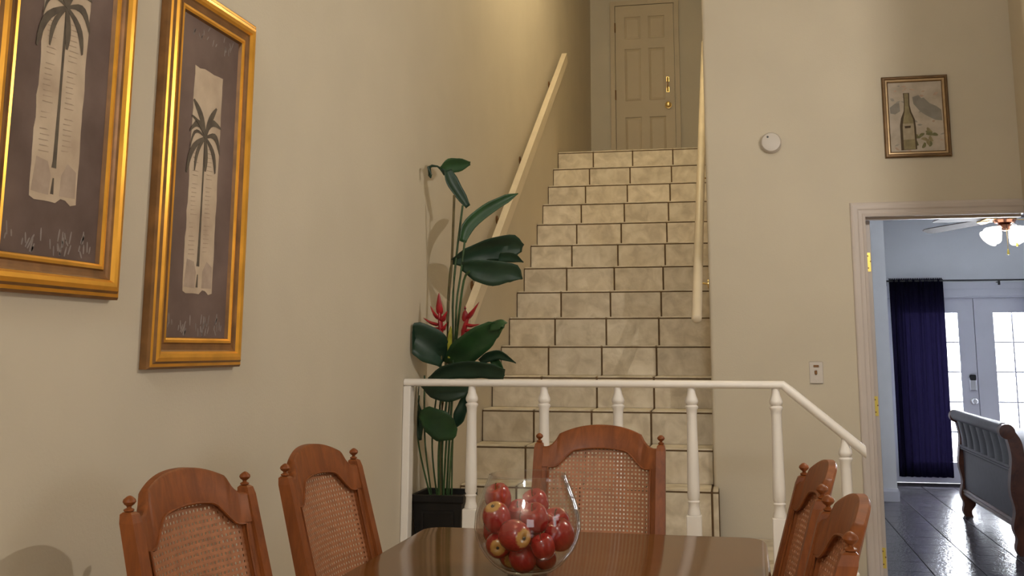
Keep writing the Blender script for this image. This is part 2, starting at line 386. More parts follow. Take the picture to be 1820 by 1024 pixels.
# back wall with the opening for the french doors
FX0, FX1, FZ1 = 1.43, 3.21, EYE+.53
w = MB(); w.box((BX0, YB, 0), (FX0, YB+.14, BZ)); w.box((FX1, YB, 0), (BX1, YB+.14, BZ)); w.box((FX0, YB, FZ1), (FX1, YB+.14, BZ))
struct(w.build('wall_bedroom_back', M_bwall), 'blue grey bedroom wall above the french doors')
struct(MB().box((BX0, 9.74, 0), (1.333, YB-.001, BZ)).build('wall_bedroom_left', mat('pale_wall_paint', (.88, .89, .90), .7, var=.02)), 'pale wall corner just inside the bedroom')
struct(MB().box((BX0-.1, YW+.121, 0), (BX0, YB, BZ)).build('wall_bedroom_side', M_bwall))
struct(MB().box((BX1, YW+.121, 0), (BX1+.1, YB, BZ)).build('wall_bedroom_right', M_bwall))
struct(MB().box((XRW+.14, YW+.1201, 0), (BX1, YW+.14, BZ)).build('wall_bedroom_front', M_bwall))
def baseb(name, x0, x1, y):
    prof = [(0, 0), (-.016, 0), (-.016, .085), (-.010, .10), (-.006, .112), (0, .112)]
    b = MB(); b.loft([[Vector((x, y+d, z+.001)) for d, z in prof] for x in (x0, x1)])
    return struct(b.build(name, M_bwhite))
baseb('baseboard_left', BX0+.01, 1.333, 9.739); baseb('baseboard_back', 1.335, FX0-.10, YB-.001)
b = MB(); b.loft([[Vector((1.334+d, y, z+.001)) for d, z in [(0, 0), (.016, 0), (.016, .085), (.006, .112), (0, .112)]] for y in (9.739, YB-.02)])
struct(b.build('baseboard_return', M_bwhite))
# french door frame (casing)
tr3 = sroot('trim_3', (FX0, YB, 0), 'wide white casing around the french doors')
b = MB(); b.box((FX0-.09, YB-.02, .001), (FX0+.001, YB-.001, FZ1+.001)); b.build('side_casing', M_bwhite, tr3)
b = MB(); b.box((FX1, YB-.02, .001), (FX1+.09, YB-.001, FZ1+.001)); b.build('side_casing', M_bwhite, tr3)
b = MB(); b.box((FX0-.09, YB-.02, FZ1+.001), (FX1+.09, YB-.001, FZ1+.075)); b.box((FX0-.11, YB-.035, FZ1+.075), (FX1+.11, YB-.001, FZ1+.135)); b.build('head_casing', M_bwhite, tr3)
b = MB(); b.box((FX0, YB+.0, .0), (FX1, YB+.14, .022)); b.build('threshold', M_bgrout, tr3)
b = MB(); b.box((FX0, YB+.001, FZ1-.012), (FX1, YB+.14, FZ1)); b.box((FX0, YB+.075, FZ1-.05), (FX1, YB+.095, FZ1-.011)); b.box((FX0, YB+.075, .02), (FX0+.03, YB+.095, FZ1-.05)); b.box((FX1-.03, YB+.075, .02), (FX1, YB+.095, FZ1-.05)); b.build('head_jamb', M_bwhite, tr3)
def french_leaf(name, label, x0, x1, gx0, gx1):
    r = sroot(name, (x0, YB+.03, 0), label)
    z0, z1 = .028, EYE+.508; g0, g1 = EYE-1.095, EYE+.366; y0, y1 = YB+.03, YB+.072
    b = MB(); b.box((x0, y0, z0), (gx0, y1, z1)); b.build('stile', M_bwhite, r)
    b = MB(); b.box((gx1, y0, z0), (x1, y1, z1)); b.build('stile', M_bwhite, r)
    b = MB(); b.box((gx0, y0, g1), (gx1, y1, z1)); b.box((gx0-.02, y0-.008, g1), (gx1+.02, y0, g1+.022)); b.build('top_rail', M_bwhite, r)
    b = MB(); b.box((gx0, y0, z0), (gx1, y1, g0)); b.box((gx0-.02, y0-.008, g0-.022), (gx1+.02, y0, g0)); b.build('bottom_rail', M_bwhite, r)
    for i in (1, 2):
        x = gx0+(gx1-gx0)*i/3; MB().box((x-.007, y0+.004, g0), (x+.007, y1-.004, g1)).build('muntin', M_bwhite, r)
    for j in range(1, 5):
        z = g0+(g1-g0)*j/5; MB().box((gx0, y0+.006, z-.007), (gx1, y1-.006, z+.007)).build('muntin', M_bwhite, r)
    for i in range(3):
        for j in range(5):
            a = gx0+(gx1-gx0)*i/3; c = gx0+(gx1-gx0)*(i+1)/3; e = g0+(g1-g0)*j/5; f = g0+(g1-g0)*(j+1)/5
            MB().box((a+.007, YB+.049, e+.007), (c-.007, YB+.053, f-.007)).build('pane', M_pane, r)
    return r
FM = 2.319
l1 = french_leaf('door_3', 'white french door leaf with glass panes and keypad lock', FX0+.002, FM-.003, 1.64, 2.162)
l2 = french_leaf('door_4', 'white french door leaf with glass panes to the right', FM+.003, FX1-.002, 2.501, 3.023)
MB().box((FM-.02, YB+.073, .03), (FM+.02, YB+.083, EYE+.505)).build('astragal', M_dark, l1)
lx = 2.266
MB().rbox((lx-.033, YB+.005, EYE-.40), (lx+.033, YB+.03, EYE-.27), .008).build('keypad_lock', M_chrome, l1)
MB().rbox((lx-.030, YB-.002, EYE-.30), (lx+.030, YB+.006, EYE-.245), .008).build('keypad_cover', M_dark, l1)
MB().lathe([(.034, .0), (.034, -.008), (.014, -.012), (.014, -.03), (.027, -.04), (.030, -.055), (.02, -.066), (.004, -.068)], (lx, YB+.03, EYE-.502), 16, ax='y').build('door_knob', M_chrome, l1, True)

# deck and railing beyond the glass
M_deck = mat('pale_deck', (.72, .72, .70), .7, var=.05)
struct(MB().box((-.5, YB+.16, -.14), (6, YB+3.2, -.02)).build('floor_deck', M_deck))
dr = thing('deck_railing', 'pale deck railing with slim balusters beyond the french doors', 'railing', (2.5, YB+2.3, -.02), world=True)
MB().box((0, YB+2.26, .90), (5, YB+2.34, .95)).build('top_rail', M_deck, dr)
MB().box((0, YB+2.28, .08), (5, YB+2.32, .12)).build('bottom_rail', M_deck, dr)
for i in range(34):
    x = .05+i*.148
    MB().box((x, YB+2.285, .12 if i % 8 else -.02), (x+.03, YB+2.315, .90)).build('baluster', M_deck, dr)

# curtains
def curtain_mat():
    m = bpy.data.materials.new('navy_sheer'); m.use_nodes = True; nt = m.node_tree; nt.nodes.clear()
    o = nt.nodes.new('ShaderNodeOutputMaterial'); mx = nt.nodes.new('ShaderNodeMixShader'); mx.inputs[0].default_value = .5
    d = nt.nodes.new('ShaderNodeBsdfDiffuse'); t = nt.nodes.new('ShaderNodeBsdfTranslucent')
    tp = nt.nodes.new('ShaderNodeBsdfTransparent'); tp.inputs[0].default_value = (.17, .15, .29, 1)
    n = nt.nodes.new('ShaderNodeTexNoise'); n.inputs['Scale'].default_value = 90
    r = nt.nodes.new('ShaderNodeValToRGB'); r.color_ramp.elements[0].color = (.010, .009, .020, 1); r.color_ramp.elements[1].color = (.020, .018, .038, 1)
    nt.links.new(n.outputs[0], r.inputs[0]); nt.links.new(r.outputs[0], d.inputs[0]); t.inputs[0].default_value = (.016, .014, .028, 1)
    nt.links.new(d.outputs[0], mx.inputs[1]); nt.links.new(t.outputs[0], mx.inputs[2])
    m2 = nt.nodes.new('ShaderNodeMixShader'); m2.inputs[0].default_value = .15
    nt.links.new(mx.outputs[0], m2.inputs[1]); nt.links.new(tp.outputs[0], m2.inputs[2]); nt.links.new(m2.outputs[0], o.inputs[0]); return m
M_navy = curtain_mat()
def curtain(name, label, x0, x1, group):
    r = thing(name, label, 'curtain', ((x0+x1)/2, 10.80, EYE-1.228), group=group, world=True)
    zt, zb = EYE+.70, EYE-1.228; nx, nz = 90, 14; V = []; F = []
    for j in range(nz+1):
        t = j/nz; z = zt+(zb-zt)*t
        for i in range(nx+1):
            s = i/nx; amp = .022*(.45+.55*t)
            ph = s*(x1-x0)/.062*2*PI
            x = x0+(x1-x0)*s+.006*math.sin(ph*.5+3*t)
            V.append((x, 10.80+amp*math.sin(ph+.8*math.sin(s*9+t*2))+.006*math.sin(ph*2.3+t*4), z))
    for j in range(nz):
        for i in range(nx): a = j*(nx+1)+i; F.append((a, a+1, a+nx+2, a+nx+1))
    o = mesh('cloth', V, F, M_navy, r, True); md = o.modifiers.new('thickness', 'SOLIDIFY'); md.thickness = .0015
    b = MB()
    for i in range(nx//3):
        s = i*3/nx; b.box((x0+(x1-x0)*s, 10.795, zt-.004), (x0+(x1-x0)*s+.010, 10.806, zt+.012))
    b.build('gathered_heading', M_navy, r); return r
curtain('curtain', 'navy curtain panel hanging over the left french door', 1.503, 2.016, 'navy curtains')
curtain('curtain', 'navy curtain at the far right edge of the french doors', 2.795, 3.35, 'navy curtains')
rd = thing('curtain_rod', 'thin black curtain rod above the french doors', 'curtain rod', (2.4, 10.8, EYE+.70), world=True)
MB().tube([(1.40, 10.80, EYE+.684), (3.5, 10.80, EYE+.682)], .009, 10).build('rod', M_dark, rd, True)
MB().lathe([(.004, 0), (.016, -.012), (.018, -.028), (.01, -.045), (.002, -.05)], (1.40, 10.80, EYE+.684), 10, ax='x').build('finial', M_dark, rd, True)
for x in (1.47, 2.545, 3.40):
    b = MB(); b.box((x-.010, 10.792, EYE+.635), (x+.010, 10.808, EYE+.674)); b.box((x-.006, 10.806, EYE+.660), (x+.006, YB-.002, EYE+.672)); b.build('bracket', M_dark, rd)

# sleigh bed
bed = thing('sleigh_bed', 'dark wood sleigh bed with tufted grey leather footboard', 'bed', (2.8, 8.2, 0), world=True)
BY0, BY1 = 7.40, 9.04
sc = [(1.752, -.77), (1.757, -.71), (1.752, -.65), (1.738, -.59), (1.722, -.545)]
def bez(P, n):
    out = []
    m = len(P)-1
    for i in range(n+1):
        t = i/n*m; k = min(int(t), m-1); f = t-k
        p0 = P[max(k-1, 0)]; p1 = P[k]; p2 = P[k+1]; p3 = P[min(k+2, m)]
        out.append(tuple(.5*(2*b_+(c-a)*f+(2*a-5*b_+4*c-d)*f*f+(3*b_-a-3*c+d)*f**3) for a, b_, c, d in zip(p0, p1, p2, p3)))
    return out
scc = bez(sc, 12)
# upholstered channel tufts
nt_ = 7; wy = (BY1-BY0-.10)/nt_
for i in range(nt_):
    ya = BY0+.05+i*wy; yb = ya+wy-.004; secs = []
    for j, (x, z) in enumerate(scc):
        e = math.sin(PI*min(1, (j+.6)/13))**.35; ring = []
        for k in range(9):
            s = k/8; bul = .030*e*math.sin(PI*s)**.6 if 0 < s < 1 else 0
            ring.append(Vector((x-bul, ya+(yb-ya)*s, EYE+z)))
        ring.append(Vector((x+.02, yb, EYE+z))); ring.append(Vector((x+.02, ya, EYE+z)))
        secs.append(ring)
    MB().loft(secs).build('tuft', M_leather, bed, True)
MB().lathe([(.030, BY0+.03), (.044, BY0+.04), (.044, BY1-.04), (.030, BY1-.03)], (1.720, 0, EYE-.525), 18, ax='y').build('top_roll', M_bedpanel, bed, True)
MB().rbox((1.755, BY0+.04, EYE-1.14), (1.785, BY1-.04, EYE-.76), .004).build('lower_panel', M_bedpanel, bed)
b = MB(); pr = [(1.79, -.80), (1.742, -.80), (1.732, -.79), (1.738, -.782), (1.728, -.772), (1.735, -.758), (1.79, -.755)]
b.loft([[Vector((x, y, EYE+z)) for x, z in pr] for y in (BY0+.03, BY1-.03)]); b.build('middle_moulding', M_bedpanel, bed)
b = MB(); pr = [(1.79, -1.16), (1.745, -1.16), (1.735, -1.145), (1.742, -1.13), (1.735, -1.12), (1.745, -1.105), (1.79, -1.105)]
b.loft([[Vector((x, y, EYE+z)) for x, z in pr] for y in (BY0+.03, BY1-.03)]); b.build('bottom_moulding', M_bedwood, bed)
for (ya, yb) in ((BY0-.03, BY0+.045), (BY1-.045, BY1+.03)):
    cl = bez([(1.775, -1.323), (1.762, -1.28), (1.785, -1.22), (1.765, -1.15), (1.775, -1.04), (1.762, -.92), (1.772, -.80), (1.778, -.70), (1.765, -.60), (1.735, -.535)], 30)
    wd = bez([(.030,), (.033,), (.045,), (.045,), (.036,), (.045,), (.044,), (.040,), (.042,), (.036,)], 30)
    secs = []
    for (x, z), (h,) in zip(cl, wd): secs.append([Vector((x-h, ya, EYE+z)), Vector((x+h, ya, EYE+z)), Vector((x+h, yb, EYE+z)), Vector((x-h, yb, EYE+z))])
    MB().loft(secs).build('footboard_post', M_bedwood, bed, True)
    MB().lathe([(.02, ya-.004), (.050, ya), (.050, yb), (.02, yb+.004)], (1.722, 0, EYE-.535), 18, ax='y').build('post_scroll', M_bedwood, bed, True)
for y in (BY0+.02, BY1-.06): MB().rbox((1.79, y, .20), (3.85, y+.04, .42), .004).build('side_rail', M_bedwood, bed)
MB().rbox((1.84, BY0+.06, .40), (3.86, BY1-.06, .68), .05).build('mattress', M_linen, bed, True)
MB().rbox((1.86, BY0+.045, .50), (3.3, BY1-.045, .705), .04).build('duvet', M_linen, bed, True)
for y in (BY0-.02, BY1-.06): MB().rbox((3.88, y, 0), (3.97, y+.08, 1.25), .01).build('headboard_post', M_bedwood, bed)
MB().rbox((3.89, BY0+.05, .3), (3.95, BY1-.05, 1.3), .01).build('headboard', M_bedpanel, bed)

# ceiling fan
fan = thing('ceiling_fan', 'ceiling fan with wooden blades and lit white glass shades', 'ceiling fan', (2.075, 8.5, BZ), world=True)
fc = Vector((2.075, 8.5, 0)); FZ = EYE+1.005
MB().lathe([(.07, BZ-.001), (.07, BZ-.02), (.03, BZ-.06), (.014, BZ-.065), (.014, FZ+.10), (.05, FZ+.09), (.085, FZ+.065), (.09, FZ+.0), (.075, FZ-.02), (.04, FZ-.028)], fc, 24).build('motor', M_copper, fan, True)
MB().lathe([(.04, FZ-.028), (.055, FZ-.038), (.055, FZ-.065), (.03, FZ-.08), (.01, FZ-.085)], fc, 20).build('light_hub', M_copper, fan, True)
for k in range(5):
    a = math.radians(140+72*k); d = Vector((math.cos(a), math.sin(a), 0)); n = Vector((-d.y, d.x, 0)); t = .18
    irn = MB()
    def pt(r, s, h): return fc+d*r+n*s*math.cos(t)+Vector((0, 0, FZ+.012+h+s*math.sin(t)-.05*r/.68))
    irn.loft([[pt(r, -w_, -.004), pt(r, w_, -.004), pt(r, w_, .004), pt(r, -w_, .004)] for r, w_ in ((.08, .018), (.13, .012), (.17, .03), (.21, .032))])
    irn.build('blade_iron', M_brass, fan)
    b = MB(); secs = []
    for r, w_ in ((.19, .045), (.21, .055), (.40, .064), (.60, .066), (.655, .058), (.68, .035)):
        secs.append([pt(r, -w_, .004), pt(r, w_, .004), pt(r, w_, .010), pt(r, -w_, .010)])
    b.loft(secs).build('fan_blade', M_blade, fan)
for k in range(4):
    a = math.radians(220+90*k); d = Vector((math.cos(a), math.sin(a), 0))
    c0 = fc+d*.05+Vector((0, 0, FZ-.05)); ax_ = (d*.80+Vector((0, 0, -.60))).normalized()
    e1 = ax_.cross(Vector((0, 0, 1))).normalized(); e2 = ax_.cross(e1); secs = []
    for h, r in ((.01, .014), (.03, .022), (.05, .034), (.08, .052), (.11, .066), (.135, .078), (.130, .074), (.06, .036), (.03, .016)):
        secs.append([c0+ax_*h+(e1*math.cos(2*PI*j/18)+e2*math.sin(2*PI*j/18))*r for j in range(18)])
    MB().loft(secs).build('glass_shade', M_shade, fan, True)
    MB().tube([fc+Vector((0, 0, FZ-.05)), c0+ax_*.015], .012, 8).build('lamp_arm', M_copper, fan, True)
for (dx, dy, L) in ((.0, -.05, .16), (.09, .03, .09)):
    p = fc+Vector((dx, dy, FZ-.07)); q_ = p-Vector((0, 0, L))
    ch = MB().tube([p, q_], .0022, 6).build('pull_chain', M_brass, fan)
    MB().lathe([(.003, 0), (.006, -.008), (.010, -.035), (.011, -.042), (.005, -.046)], q_, 10).build('pull_knob', M_brassy, ch, True).location = (0, 0, 0)

# added sconce out of view, dressing the hall lamp on the shadow-casting wall
scn = thing('added_sconce', 'added brass candle sconce, out of view, on the shadow-casting wall', 'wall lamp', (1.07, 3.5, EYE+.98), world=True)
MB().lathe([(.045, 0), (.045, -.006), (.034, -.012), (.012, -.016)], (1.07, 3.499, EYE+.98), 20, ax='y').build('back_plate', M_brass, scn, True)
MB().tube([(1.07, 3.485, EYE+.98), (1.065, 3.43, EYE+.96), (1.03, 3.37, EYE+.965), (1.003, 3.352, EYE+1.0), (1.0, 3.35, EYE+1.04)], .006, 8).build('arm', M_brass, scn, True)
MB().lathe([(.004, EYE+1.035), (.03, EYE+1.045), (.032, EYE+1.05), (.010, EYE+1.048)], (1.0, 3.35, 0), 16).build('drip_pan', M_brass, scn, True)
MB().lathe([(.010, EYE+1.049), (.010, EYE+1.125), (.007, EYE+1.128)], (1.0, 3.35, 0), 12).build('candle_sleeve', M_white, scn, True)

# ================================================================== LANDING: railing, plant
rl = thing('landing_railing', 'white painted balustrade with turned spindles along the landing', 'railing', (-.5, 4.58, ZLAND), world=True)
RY = 4.58
def rprof(w_, h): return [(w_*.5*math.copysign(abs(math.cos(t))**.8, math.cos(t)), h*.5*math.copysign(abs(math.sin(t))**.8, math.sin(t))) for t in [2*PI*k/16 for k in range(16)]]
zr = EYE-.150
A0 = Vector((XL+.002, RY, zr)); A_ = Vector((.178, RY, zr)); B_ = Vector((.507, RY, EYE-.424)); dd = (B_-A_).normalized(); nn = Vector((-dd.z, 0, dd.x)); hm = (nn+Vector((0, 0, 1))).normalized(); hk = 1/hm.z
p1 = rprof(.055, .034); p2 = rprof(.055, .040)
MB().loft([[A0+Vector((0, a, b_)) for a, b_ in p1], [A_+Vector((0, a, 0))+hm*b_*hk for a, b_ in p1]]).build('top_rail', M_white, rl, True)
MB().loft([[A_+Vector((0, a, 0))+hm*b_*hk for a, b_ in p1], [A_.lerp(B_, .1)+Vector((0, a, 0))+nn*b_ for a, b_ in p2], [B_+Vector((0, a, 0))+Vector((0, 0, b_*1.3)) for a, b_ in p2]]).build('sloped_rail', M_white, rl, True)
prof = [(.016, 0), (.0165, -.012), (.019, -.03), (.027, -.05), (.0285, -.058), (.026, -.068), (.020, -.073), (.0285, -.080), (.0285, -.086), (.0235, -.094), (.0215, -.12), (.0225, -.20), (.025, -.32), (.0265, -.42), (.026, -.465), (.021, -.474), (.027, -.480), (.022, -.488), (.0235, -.510), (.0285, -.528), (.0285, -.535), (.022, -.538)]
def spindle(x, ztop, zbase, cut=0):
    bm_ = MB(); bm_.lathe([(r, ztop+h) for r, h in prof], (x, RY, 0), 18)
    zs = ztop-.536; bm_.rbox((x-.032, RY-.032, zbase), (x+.032, RY+.032, zs), .003)
    return bm_.build('spindle', M_white, rl, True)
for x in (-1.200, -.866, -.534, -.212, .147): spindle(x, EYE-.164, ZLAND)
spindle(.425, EYE-.372, .171)
b = MB(); b.rbox((XL+.001, RY-.03, ZLAND), (XL+.036, RY+.03, EYE-.166), .003); b.build('wall_post', M_white, rl)

# planter
PX0, PX1, PY0, PY1 = XL+.008, -1.257, 4.665, 4.922; PZ = EYE-.662
pl = thing('planter', 'square black planter box behind the railing', 'planter', ((PX0+PX1)/2, (PY0+PY1)/2, ZLAND), world=True)
def sq(i, z): return [Vector((PX0+i, PY0+i, z)), Vector((PX1-i, PY0+i, z)), Vector((PX1-i, PY1-i, z)), Vector((PX0+i, PY1-i, z))]
MB().loft([sq(.030, ZLAND+.001), sq(.030, ZLAND+.03), sq(.026, ZLAND+.032), sq(.012, PZ-.035)]).build('planter_body', M_black, pl)
b = MB(); b.loft([sq(.006, PZ-.035), sq(.0, PZ-.028), sq(0, PZ), sq(.016, PZ), sq(.02, PZ-.034)], cap=False, closed=True); b.build('planter_rim', M_black, pl)
b = MB()
fx0, fx1, fz0, fz1 = PX0+.05, PX1-.05, ZLAND+.06, PZ-.07
for a, c in (((fx0, fz0), (fx1, fz0+.012)), ((fx0, fz1-.012), (fx1, fz1)), ((fx0, fz0+.012), (fx0+.012, fz1-.012)), ((fx1-.012, fz0+.012), (fx1, fz1-.012))):
    b.box((a[0], PY0+.010, a[1]), (c[0], PY0+.03, c[1]))
b.build('front_panel_moulding', M_black, pl)
MB().loft([sq(.021, PZ-.034), sq(.021, PZ-.026)]).build('soil', M_soil, pl)

# artificial heliconia plant
PC = Vector(((PX0+PX1)/2, 4.79, PZ-.026))
pt_ = thing('artificial_plant', 'tall artificial heliconia with broad green leaves and red flowers', 'plant', PC, world=True)
def z3(x, y): return (680+.4395*x, 250+.4395*y)
def z4(x, y): return (680+.3556*x, 660+.3556*y)
def wallsafe(p): return Vector((max(p.x, XL+.012), p.y, p.z))
def catm(P, n):
    out = []
    m = len(P)-1
    for i in range(n+1):
        t = i/n*m; k = min(int(t), m-1); f = t-k
        p0 = P[max(k-1, 0)]; p1 = P[k]; p2 = P[k+1]; p3 = P[min(k+2, m)]
        out.append(.5*(2*p1+(p2-p0)*f+(2*p0-5*p1+4*p2-p3)*f*f+(3*p1-p0-3*p2+p3)*f**3))
    return out
def leaf(mid, widths, side, m, cup=.25, name='leaf', wave=.0, n=14):
    """mid: 3D midrib points; widths: half widths (m) along it; side: direction of blade across the midrib"""
    C_ = catm([Vector(p) for p in mid], n); V = []; F = []; nw = 6
    for i, c in enumerate(C_):
        t = i/n; k = t*(len(widths)-1); a = min(int(k), len(widths)-2); f = k-a; f = f*f*(3-2*f)
        w_ = widths[a]*(1-f)+widths[a+1]*f
        tan = (C_[min(i+1, n)]-C_[max(i-1, 0)]).normalized()
        s_ = Vector(side); s_ = (s_-tan*s_.dot(tan)).normalized(); nrm = tan.cross(s_)
        for j in range(nw+1):
            e = (j/nw-.5)*2
            V.append(wallsafe(c+s_*w_*e+nrm*(abs(e)**1.3*w_*cup+wave*w_*math.sin(t*11+e*2)*abs(e))))
    for i in range(n):
        for j in range(nw): q0 = i*(nw+1)+j; F.append((q0, q0+1, q0+nw+2, q0+nw+1))
    o = mesh(name, V, F, m, pt_, True); md = o.modifiers.new('thickness', 'SOLIDIFY'); md.thickness = .0016; md.offset = 0
    return o
def L3(pts, ys): return [at(*z3(*p), y) for p, y in zip(pts, ys)]
def L4(pts, ys): return [at(*z4(*p), y) for p, y in zip(pts, ys)]
k3 = .4395*4.75/FPX
# top folded leaf
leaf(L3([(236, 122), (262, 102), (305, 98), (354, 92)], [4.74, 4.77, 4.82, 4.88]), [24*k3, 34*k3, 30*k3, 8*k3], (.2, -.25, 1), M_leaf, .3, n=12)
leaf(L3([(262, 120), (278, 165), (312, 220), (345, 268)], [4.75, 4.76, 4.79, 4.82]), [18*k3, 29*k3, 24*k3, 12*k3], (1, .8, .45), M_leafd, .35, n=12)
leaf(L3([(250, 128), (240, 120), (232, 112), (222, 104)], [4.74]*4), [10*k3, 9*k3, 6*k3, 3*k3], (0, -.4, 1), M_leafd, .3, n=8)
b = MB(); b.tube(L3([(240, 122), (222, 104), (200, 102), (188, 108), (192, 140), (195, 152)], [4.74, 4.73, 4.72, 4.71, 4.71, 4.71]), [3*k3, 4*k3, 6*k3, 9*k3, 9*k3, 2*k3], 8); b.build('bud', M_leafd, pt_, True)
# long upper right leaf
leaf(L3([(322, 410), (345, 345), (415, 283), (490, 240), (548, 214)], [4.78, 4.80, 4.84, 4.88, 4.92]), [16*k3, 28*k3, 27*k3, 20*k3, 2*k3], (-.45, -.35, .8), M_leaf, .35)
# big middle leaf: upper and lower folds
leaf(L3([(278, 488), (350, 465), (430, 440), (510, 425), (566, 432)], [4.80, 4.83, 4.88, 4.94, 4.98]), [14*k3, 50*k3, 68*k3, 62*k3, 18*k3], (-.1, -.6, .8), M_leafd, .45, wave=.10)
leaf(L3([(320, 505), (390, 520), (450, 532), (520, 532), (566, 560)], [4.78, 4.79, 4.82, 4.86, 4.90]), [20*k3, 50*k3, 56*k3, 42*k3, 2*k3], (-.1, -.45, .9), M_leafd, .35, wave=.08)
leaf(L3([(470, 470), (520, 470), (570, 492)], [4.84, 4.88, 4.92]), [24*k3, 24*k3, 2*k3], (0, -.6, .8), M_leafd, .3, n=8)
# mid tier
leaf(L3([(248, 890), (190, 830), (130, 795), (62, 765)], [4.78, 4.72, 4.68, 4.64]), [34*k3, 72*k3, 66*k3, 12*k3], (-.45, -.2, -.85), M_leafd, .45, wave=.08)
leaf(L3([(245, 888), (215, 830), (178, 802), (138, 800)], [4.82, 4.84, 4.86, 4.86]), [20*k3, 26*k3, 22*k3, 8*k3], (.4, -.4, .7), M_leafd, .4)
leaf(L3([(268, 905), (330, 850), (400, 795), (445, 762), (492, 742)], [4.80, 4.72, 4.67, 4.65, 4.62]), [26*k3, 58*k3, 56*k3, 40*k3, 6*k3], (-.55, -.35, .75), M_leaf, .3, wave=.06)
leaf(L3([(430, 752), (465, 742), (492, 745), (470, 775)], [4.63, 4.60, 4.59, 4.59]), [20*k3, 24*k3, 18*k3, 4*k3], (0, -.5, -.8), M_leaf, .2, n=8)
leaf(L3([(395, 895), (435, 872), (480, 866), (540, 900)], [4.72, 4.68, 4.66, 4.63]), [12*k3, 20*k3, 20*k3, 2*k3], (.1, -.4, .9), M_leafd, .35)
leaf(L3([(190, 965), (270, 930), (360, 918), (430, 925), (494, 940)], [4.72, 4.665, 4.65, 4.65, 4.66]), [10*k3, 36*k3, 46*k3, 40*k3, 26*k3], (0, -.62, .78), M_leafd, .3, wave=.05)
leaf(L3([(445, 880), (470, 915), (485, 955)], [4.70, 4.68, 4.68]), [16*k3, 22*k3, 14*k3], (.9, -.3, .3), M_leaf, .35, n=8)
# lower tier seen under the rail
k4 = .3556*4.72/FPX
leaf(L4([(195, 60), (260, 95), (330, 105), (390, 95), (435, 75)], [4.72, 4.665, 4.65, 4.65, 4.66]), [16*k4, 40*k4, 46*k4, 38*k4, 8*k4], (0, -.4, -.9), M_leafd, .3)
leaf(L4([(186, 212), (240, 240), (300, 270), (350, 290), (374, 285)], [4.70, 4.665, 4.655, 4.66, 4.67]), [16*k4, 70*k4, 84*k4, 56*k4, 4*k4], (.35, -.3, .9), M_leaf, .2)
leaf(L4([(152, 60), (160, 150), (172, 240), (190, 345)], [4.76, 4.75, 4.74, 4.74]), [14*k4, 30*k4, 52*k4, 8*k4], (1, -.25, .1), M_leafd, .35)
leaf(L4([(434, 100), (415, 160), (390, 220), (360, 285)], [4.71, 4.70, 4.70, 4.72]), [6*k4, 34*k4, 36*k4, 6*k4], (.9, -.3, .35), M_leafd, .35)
# stems
def stem(pts, r=.0045, m=M_stem, name='stem'):
    MB().tube(catm([wallsafe(Vector(p)) for p in pts], 14), r, 8).build(name, m, pt_, True)
def base(x, dy=0): p = at(*z4(x, 612), 4.79+dy); return Vector((p.x, 4.79+dy, PZ-.027))
def up(lo, hi, r=.0045, m=M_stem): stem(lo+hi, r, m)
up([base(240), at(*z4(170, 350), 4.76)], L4([(155, 120)], [4.76]), .0042)
up([base(246, .03), at(*z4(212, 350), 4.80)], L3([(150, 950), (140, 800)], [4.84, 4.86])[:1], .0042)
up([base(272, .04), at(*z4(248, 330), 4.82)], L3([(240, 880)], [4.82]), .0042, M_stem)
up([base(290), at(*z4(288, 330), 4.78)], L3([(258, 870), (268, 620), (280, 490), (290, 220)], [4.80, 4.81, 4.80, 4.74]), .0062, M_stemb)
up([base(300, .02), at(*z4(300, 330), 4.79)], L3([(282, 860), (284, 650), (297, 480), (324, 262)], [4.80, 4.80, 4.80, 4.80]), .0055, M_stem)
up([base(305, -.03), at(*z4(320, 330), 4.75)], L3([(290, 840), (300, 650), (316, 540), (332, 408)], [4.78, 4.78, 4.78, 4.78]), .0052, M_stem)
up([base(320, .03), at(*z4(335, 330), 4.80)], L3([(296, 840), (312, 680), (330, 560), (352, 528)], [4.80, 4.78, 4.77, 4.75]), .0058, M_stem)
up([base(345, -.02), at(*z4(352, 330), 4.76)], L4([(378, 250)], [4.71]), .0042)
up([base(330, -.04), at(*z4(345, 380), 4.72)], L4([(360, 280)], [4.70]), .004)
up([base(282, -.05), at(*z4(280, 420), 4.70)], L4([(290, 290)], [4.665]), .0055, M_stem)
up([base(296, .05), at(*z4(285, 200), 4.83)], L3([(262, 880), (262, 700), (272, 540), (280, 495)], [4.83, 4.83, 4.82, 4.80]), .005, M_stem)
b = MB(); b.tube(catm(L3([(268, 880), (272, 800), (276, 750)], [4.76, 4.75, 4.75]), 8), [.006, .007, .009, .012, .013, .014, .012, .008, .002], 8, squash=.6); b.build('yellow_bract', M_yel, pt_, True)
def flower(base_, tips, y):
    r = bpy.data.objects.new('flower', None); COL.objects.link(r)
    b = MB(); c0 = at(*z3(*base_[0]), y); c1 = at(*z3(*base_[1]), y)
    b.tube([c0, c0.lerp(c1, .35), c0.lerp(c1, .7), c1], [.005, .022, .020, .010], 8, squash=.55)
    for i, (s, tp) in enumerate(tips):
        a = at(*z3(*s), y); e = at(*z3(*tp), y-.025+.016*(i % 4)); m_ = a.lerp(e, .45)+Vector((0, -.006, -.006))
        b.tube(catm([a, m_, e], 6), [.013, .017, .0175, .015, .0105, .006, .0006], 8, squash=.5)
    COL.objects.unlink(r); bpy.data.objects.remove(r)
    f = b.build('flower', M_red, pt_, True); f['label'] = 'red lobster-claw flower'
flower([(240, 805), (230, 690)], [((232, 700), (228, 614)), ((225, 720), (193, 668)), ((225, 745), (164, 716)), ((236, 760), (188, 752)), ((238, 730), (262, 688)), ((240, 765), (262, 735))], 4.74)
flower([(318, 800), (345, 715)], [((342, 720), (391, 652)), ((336, 730), (334, 668)), ((338, 745), (394, 742)), ((332, 770), (385, 755))], 4.74)
